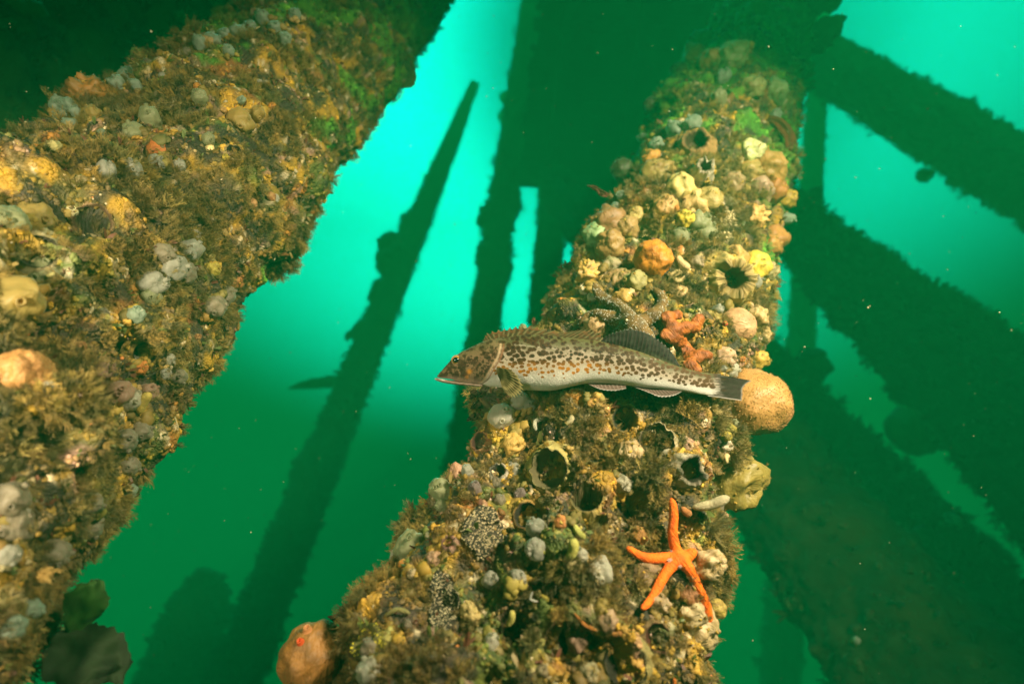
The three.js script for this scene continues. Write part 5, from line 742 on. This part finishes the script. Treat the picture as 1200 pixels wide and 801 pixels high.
leafAt('dark_kelp', 'kelp', [[134, 568, 0.68, 4], [148, 572, 0.675, 8], [158, 577, 0.67, 7], [163, 580, 0.67, 1]], [0.04, 0.06, 0.015], 'small dark blade on the lower right outline of the left piling');
leafAt('dark_kelp', 'kelp', [[474, 70, 1.42, 3], [482, 84, 1.41, 5], [480, 97, 1.4, 5], [470, 103, 1.4, 1]], [0.03, 0.055, 0.012], 'small dark flap hanging from the right outline near the top of the left piling');
leafAt('oval_alga', 'alga', [[180, 78, 1.02, 4], [170, 70, 1.01, 9], [160, 62, 1.01, 9], [154, 56, 1.01, 3]], [0.12, 0.22, 0.05], 'oval green blade standing on the upper outline of the left piling', { fold: 0.3 });
const AD = FP[0].hit(400, 446).depth;
leafAt('brown_kelp', 'kelp', [[400, 446, AD, 7], [378, 448, AD, 7], [356, 451, AD, 5], [338, 455, AD, 1.5]], [0.03, 0.035, 0.012], 'long kelp blade sticking out left from the lone distant piling');
function bush(P, x, y, r, label, col, { seed = 1, face = 0.2, px = 0, py = 0, stems = 9, spread = 0.9, thick = 1 } = {}, grp) {
  const q = P.hit(x, y), s = r * q.depth / FPX, n = q.n.clone().lerp(EYE.clone().sub(q.p).normalize(), face).add(camV(px, py, 0)).normalize(), rr = rng(seed * 77), parts = [];
  for (let k = 0; k < 3; k++) { const g = tuftGeo(seed * 10 + k, stems, spread, 9); if (thick !== 1) g.scale(1, 1, 1); g.rotateY(rr() * 6); g.translate((rr() - 0.5) * 0.3, 0, (rr() - 0.5) * 0.3); parts.push(g); }
  const g = mergeGeometries(parts); paint(g, (v) => { const t = clamp(v.y, 0, 1), k = 0.8 + 0.5 * N(v.x * 6, v.y * 6, v.z * 6); return mixc(col.map((c) => c * 0.7), col, t).map((c) => c * k); });
  const m = tag(mesh('hydroid_bush', g, bushMat), label, 'hydroid', grp); onto(m, q.p.clone().addScaledVector(n, -0.1 * s), n, rr() * 6); m.scale.setScalar(s); return m;
}
const bushMat = new THREE.MeshPhysicalMaterial({ vertexColors: true, roughness: 0.8, transmission: 0.15, thickness: 0, side: THREE.DoubleSide });
[[857, 535, 26, 'feathery bush jutting from the right outline below the tail', 0.5, 0], [838, 500, 22, 'feathery greenish bush under the tail fin', 0.2, 0.1], [806, 486, 24, 'feathery bush left of the one under the tail fin', 0, 0], [775, 478, 20, 'feathery bush under the rear of the fish', 0, 0], [842, 640, 28, 'feathery bush at the right outline level with the orange sea star', 0.4, 0.1], [830, 622, 24, 'feathery bush above right of the orange sea star', 0.1, 0], [848, 662, 18, 'sparse bush sticking out right of the tall beige anemone', 0.5, 0], [730, 650, 27, 'large feathery bush left of the orange sea star', -0.1, 0], [745, 690, 26, 'large feathery bush below the left arm of the orange sea star', 0, -0.1], [715, 690, 22, 'feathery bush left of the lower left sea star arm', 0, 0], [700, 640, 20, 'feathery bush right of the smallest orange squirt', 0, 0], [728, 604, 18, 'feathery bush at the left rim of the long black hole', 0, 0], [768, 575, 20, 'feathery bush above left of the top sea star arm', 0, 0], [752, 560, 18, 'feathery bush over the long black hole', 0, 0], [655, 720, 20, 'feathery bush in the lower middle', 0, 0], [625, 755, 22, 'feathery bush at the bottom right of the drop shaped squirt', 0, 0], [590, 700, 18, 'feathery bush above the thin yellow finger', 0, 0], [515, 538, 16, 'tufted bush on the left outline below the fish head', -0.5, 0.1], [485, 605, 16, 'tufted bush on the left outline in the middle', -0.5, 0], [425, 700, 16, 'tufted bush on the left outline low down', -0.5, 0.2], [440, 690, 14, 'small tufted bush on the lower left outline', -0.4, 0.2], [820, 790, 22, 'drooping bush at the bottom right outline', 0.3, -0.5], [405, 790, 16, 'bush right of the large brown squirt', -0.1, 0.2], [640, 590, 12, 'small bush under the roundest open shell', 0, 0], [620, 540, 14, 'bush left of the roundest open shell', 0, 0], [690, 560, 14, 'bush between the roundest shell and the golden rimmed shell', 0, 0], [660, 575, 12, 'little bush under the rim of the roundest shell', 0, 0], [795, 520, 16, 'bush at the right rim of the wide barnacle shell', 0, 0], [700, 500, 16, 'bush left of the dark opening under the fish', 0, 0], [640, 466, 13, 'bush touching the front of the white belly', 0, 0.7], [690, 462, 14, 'bush touching the middle of the white belly', 0, 0.7], [738, 466, 15, 'bush touching the belly between the two lower fins', 0, 0.7], [780, 474, 14, 'bush touching the edge of the anal fin', 0, 0.7], [612, 470, 12, 'bush touching the lower tip of the pectoral fin', 0, 0.7], [815, 476, 14, 'bush under the narrow root of the tail', 0, 0.7]].forEach(([x, y, r, label, px, py], i) => bush(RP, x, y, r, label, TUFTS[i % 4].map((v) => v * 1.15), { seed: 5 + i, px, py }));
[[100, 430, 24, 'golden feathery bush right of the fuzzy peach anemone'], [75, 410, 22, 'golden feathery bush above the fuzzy peach anemone'], [120, 400, 20, 'golden bush left of the dark hole of the left piling'], [180, 390, 18, 'golden bush right above the dark hole of the left piling'], [185, 440, 16, 'golden bush above the yellow slug'], [110, 340, 18, 'golden bush under the brown open barnacle'], [205, 345, 14, 'small golden bush under the glassy patch'], [60, 490, 20, 'golden bush under the fuzzy peach anemone'], [110, 500, 18, 'brown bush below the golden ones'], [20, 520, 18, 'brown bush at the left edge below the anemone'], [130, 290, 16, 'golden bush under the broad brown barnacle'], [100, 300, 14, 'golden bush beside the dark wide hole'], [40, 540, 14, 'small brown bush above the bright glassy squirts']].forEach(([x, y, r, label], i) => bush(LP, x, y, r, label, [0.40, 0.25, 0.05].map((v) => v * (0.8 + 0.1 * (i % 4))), { seed: 50 + i }));
bush(LP, 18, 790, 62, 'large spiky yellow hydroid in the lower left corner', [0.34, 0.28, 0.07], { seed: 91, px: 0.5, py: 0.5, face: 0.4, stems: 13, spread: 1.0 });
// furry dark anemones seen against the water at the left outline
fuzzyAt(RP, 731, 196, 13, { a: [0.05, 0.06, 0.02], b: [0.03, 0.035, 0.012], seg: 28 }, 'dark furry anemone sticking out at the upper left outline', { px: -0.7, sink: -0.6 }, 700, 3);
fuzzyAt(RP, 770, 124, 9, { a: [0.05, 0.05, 0.02], b: [0.03, 0.03, 0.012], seg: 28 }, 'second dark furry anemone higher on the left outline', { px: -0.7, sink: -0.3 }, 500, 3);
fuzzyAt(RP, 802, 85, 10, { a: [0.08, 0.09, 0.03], b: [0.04, 0.05, 0.02], seg: 28 }, 'third dark furry anemone near the top of the left outline', { px: -0.7, sink: -0.2 }, 500, 2.6);
L(RP, 758, 150, 3, [0.62, 0.36, 0.05], [0.5, 0.26, 0.03], 'yellow bead on the dark left outline high up', { px: -0.4, sink: -1 });
{ // twig of bryozoan on the shaded outline of the left piling
  const d = LP.hit(325, 298).depth, q = (x, y) => at(x, y, d), parts = [[[322, 296], [334, 284], [341, 276]], [[334, 284], [343, 281]], [[330, 288], [338, 298], [320, 293], [310, 291]], [[338, 298], [329, 299], [312, 297]], [[335, 283], [338, 272]]].map((w) => strip(w.map((p) => q(...p)), 0.0022, 0.0012, 6));
  const g = mergeGeometries(parts); g.computeVertexNormals(); tag(mesh('bryozoan_sprig', g, std(0.22, 0.10, 0.03, 0.7)), 'thin brown jointed twig on the right outline of the left piling', 'bryozoan');
}
// dim growth on the pilings behind
L(FP[4], 1082, 199, 9, [0.05, 0.05, 0.02], [0.03, 0.03, 0.012], 'dark round growth hanging under the top right piling', { py: -0.8, sink: -0.9 }, 'anemone', 'anemone');
L(FP[4], 1116, 207, 5.5, [0.05, 0.05, 0.02], [0.03, 0.03, 0.012], 'small dark growth right of the round one under the top right piling', { py: -0.8, sink: -0.8 }, 'anemone', 'anemone');
L(FP[5], 962, 222, 9, [0.05, 0.05, 0.02], [0.03, 0.03, 0.012], 'dark lump on the upper outline of the broad murky piling', { py: 0.6, px: 0.3, sink: -0.6 }, 'anemone', 'anemone');
fuzzyAt(FP[5], 1066, 505, 30, { a: [0.14, 0.24, 0.08], b: [0.10, 0.18, 0.06], seg: 28 }, 'dim pale green anemone under the broad murky piling at right', { px: -0.4, py: -0.4, ry: 0.8, sink: -0.2 }, 800, 1.2);
L(FP[7], 1118, 610, 10, [0.5, 0.55, 0.4], [0.4, 0.45, 0.3], 'pale oval squirt on the near dark piling at lower right', { ry: 0.6 });
L(FP[7], 1055, 600, 5, [0.36, 0.28, 0.12], [0.3, 0.2, 0.08], 'small tan dot of growth on the near dark piling', {});
L(FP[7], 950, 432, 20, [0.05, 0.055, 0.02], [0.03, 0.035, 0.012], 'dark bushy lump on the upper outline of the near dark piling', { px: 0.3, py: 0.5, sink: -0.2 }, 'anemone', 'anemone', { amp: 0.3 });
L(FP[8], 1006, 750, 4, [0.6, 0.6, 0.5], [0.5, 0.5, 0.4], 'tiny pale dot in the dark at the lower right', { sink: -0.5 });
const clump = (P, x, y, r, seed) => { const rr = rng(seed), q = P.hit(x, y), R = r * q.depth / FPX; for (let i = 0; i < 70; i++) { const s = q.s + (rr() + rr() - 1) * R * 1.4, th = q.th + (rr() - 0.5) * 0.9, p = P.point(s, th, R * 0.35 * rr() * rr()), k = 0.6 + 0.8 * rr(); sow('far pilings', rr() < 0.65 ? 'tuft' : 'crumb', i, p, P.radial(th), R * (0.18 + 0.5 * rr() * rr()), [0.035 * k, 0.04 * k, 0.014 * k], rr, 1.2); } };
[[452, 292, 26], [474, 258, 14], [430, 335, 14], [412, 385, 14], [352, 545, 14], [308, 680, 12]].forEach(([x, y, r], i) => clump(FP[0], x, y, r, 300 + i));
[[569, 250, 18], [566, 300, 14], [560, 350, 12], [604, 240, 14], [602, 320, 12]].forEach(([x, y, r], i) => clump(FP[1], x, y, r, 330 + i));
// ---------------------------------------------------------------- specks drifting in the water
{
  const r = rng(777), n = 1500, im = new THREE.InstancedMesh(new THREE.IcosahedronGeometry(1, 1), std(0.55, 0.55, 0.45, 0.8), n), m = new THREE.Matrix4(), c = new THREE.Color();
  for (let i = 0; i < n; i++) { const d = 0.5 + 2.6 * r(), p = at(1200 * r(), 801 * r(), d), s = (0.0002 + 0.0008 * Math.pow(r(), 4)) * (0.6 + 0.5 * d); m.compose(p, new THREE.Quaternion().setFromEuler(new THREE.Euler(r() * 6, r() * 6, 0)), new THREE.Vector3(s, s * (0.6 + r()), s)); im.setMatrixAt(i, m); const v = 0.4 + 0.6 * r(); im.setColorAt(i, c.setRGB(v, v * 0.95, v * 0.8)); }
  im.name = 'drifting_specks'; tag(im, 'fine pale specks drifting in the green water', 'particles', null, 'stuff'); scene.add(im);
}
// ---------------------------------------------------------------- the gathered turf becomes instanced meshes
{
  const said = { 'fish piling': 'the leaning piling behind the fish', 'left piling': 'the big piling at the left', 'dock rim': 'the dim rim of the dock overhead', 'far pilings': 'the dim pilings in the background' };
  const what = { tuft: ['hydroid_turf', 'feathery brown hydroid turf', 'hydroids'], crumb: ['crust_growth', 'crumbly golden brown crust of small growth', 'crust'], blade: ['small_algae', 'small red, green and brown fronds of algae', 'algae'], bead: ['bead_growth', 'tiny pale, orange and yellow beads of growth', 'crust'] };
  for (const [key, L] of Object.entries(turf)) {
    const [bed, kind, v] = key.split('|'), n = L.c.length / 3, im = new THREE.InstancedMesh(TURF[kind][+v], turfMat[kind], n);
    im.instanceMatrix.array.set(L.m); const c = new THREE.Color(); for (let i = 0; i < n; i++) im.setColorAt(i, c.setRGB(L.c[i * 3], L.c[i * 3 + 1], L.c[i * 3 + 2]));
    im.castShadow = im.receiveShadow = true; im.name = numbered(what[kind][0]); scene.add(im); tag(im, `${what[kind][1]} covering ${said[bed]}`, what[kind][2], null, 'stuff');
  }
}
// ---------------------------------------------------------------- the diver's two strobes, just outside the frame beside the lens
function strobe(x, y, z, tx, ty, td, power, angle, where) {
  const p = camV(x, y, z).add(EYE), target = at(tx, ty, td), g = group('underwater_strobe', `black underwater strobe on the ${where} side of the lens, outside the frame`, 'strobe');
  g.position.copy(p); g.lookAt(target);
  const body = new THREE.CylinderGeometry(0.045, 0.038, 0.14, 32); body.rotateX(Math.PI / 2); body.translate(0, 0, -0.08);
  mesh('housing', body, std(0.02, 0.02, 0.02, 0.4), g);
  const face = new THREE.CylinderGeometry(0.04, 0.04, 0.004, 32); face.rotateX(Math.PI / 2);
  const em = std(0.8, 0.8, 0.8, 0.5); em.emissive = new THREE.Color(1, 0.93, 0.8); em.emissiveIntensity = 2;
  mesh('lamp_diffuser', face, em, g);
  const l = new THREE.SpotLight(new THREE.Color().setRGB(1.0, 0.855, 0.57), power, 0, angle, 1, 2);
  l.position.copy(p).add(target.clone().sub(p).setLength(0.02)); l.target.position.copy(target); l.castShadow = true; l.shadow.radius = 3.5; l.name = 'strobe_lamp';
  scene.add(l, l.target);
}
strobe(-0.50, 0.04, 0.16, 170, 460, 0.75, 3.1, 0.6, 'left');
strobe(0.80, 0.76, 0.05, 765, 390, 0.95, 11.5, 0.74, 'right');
renderer.render(scene, camera);
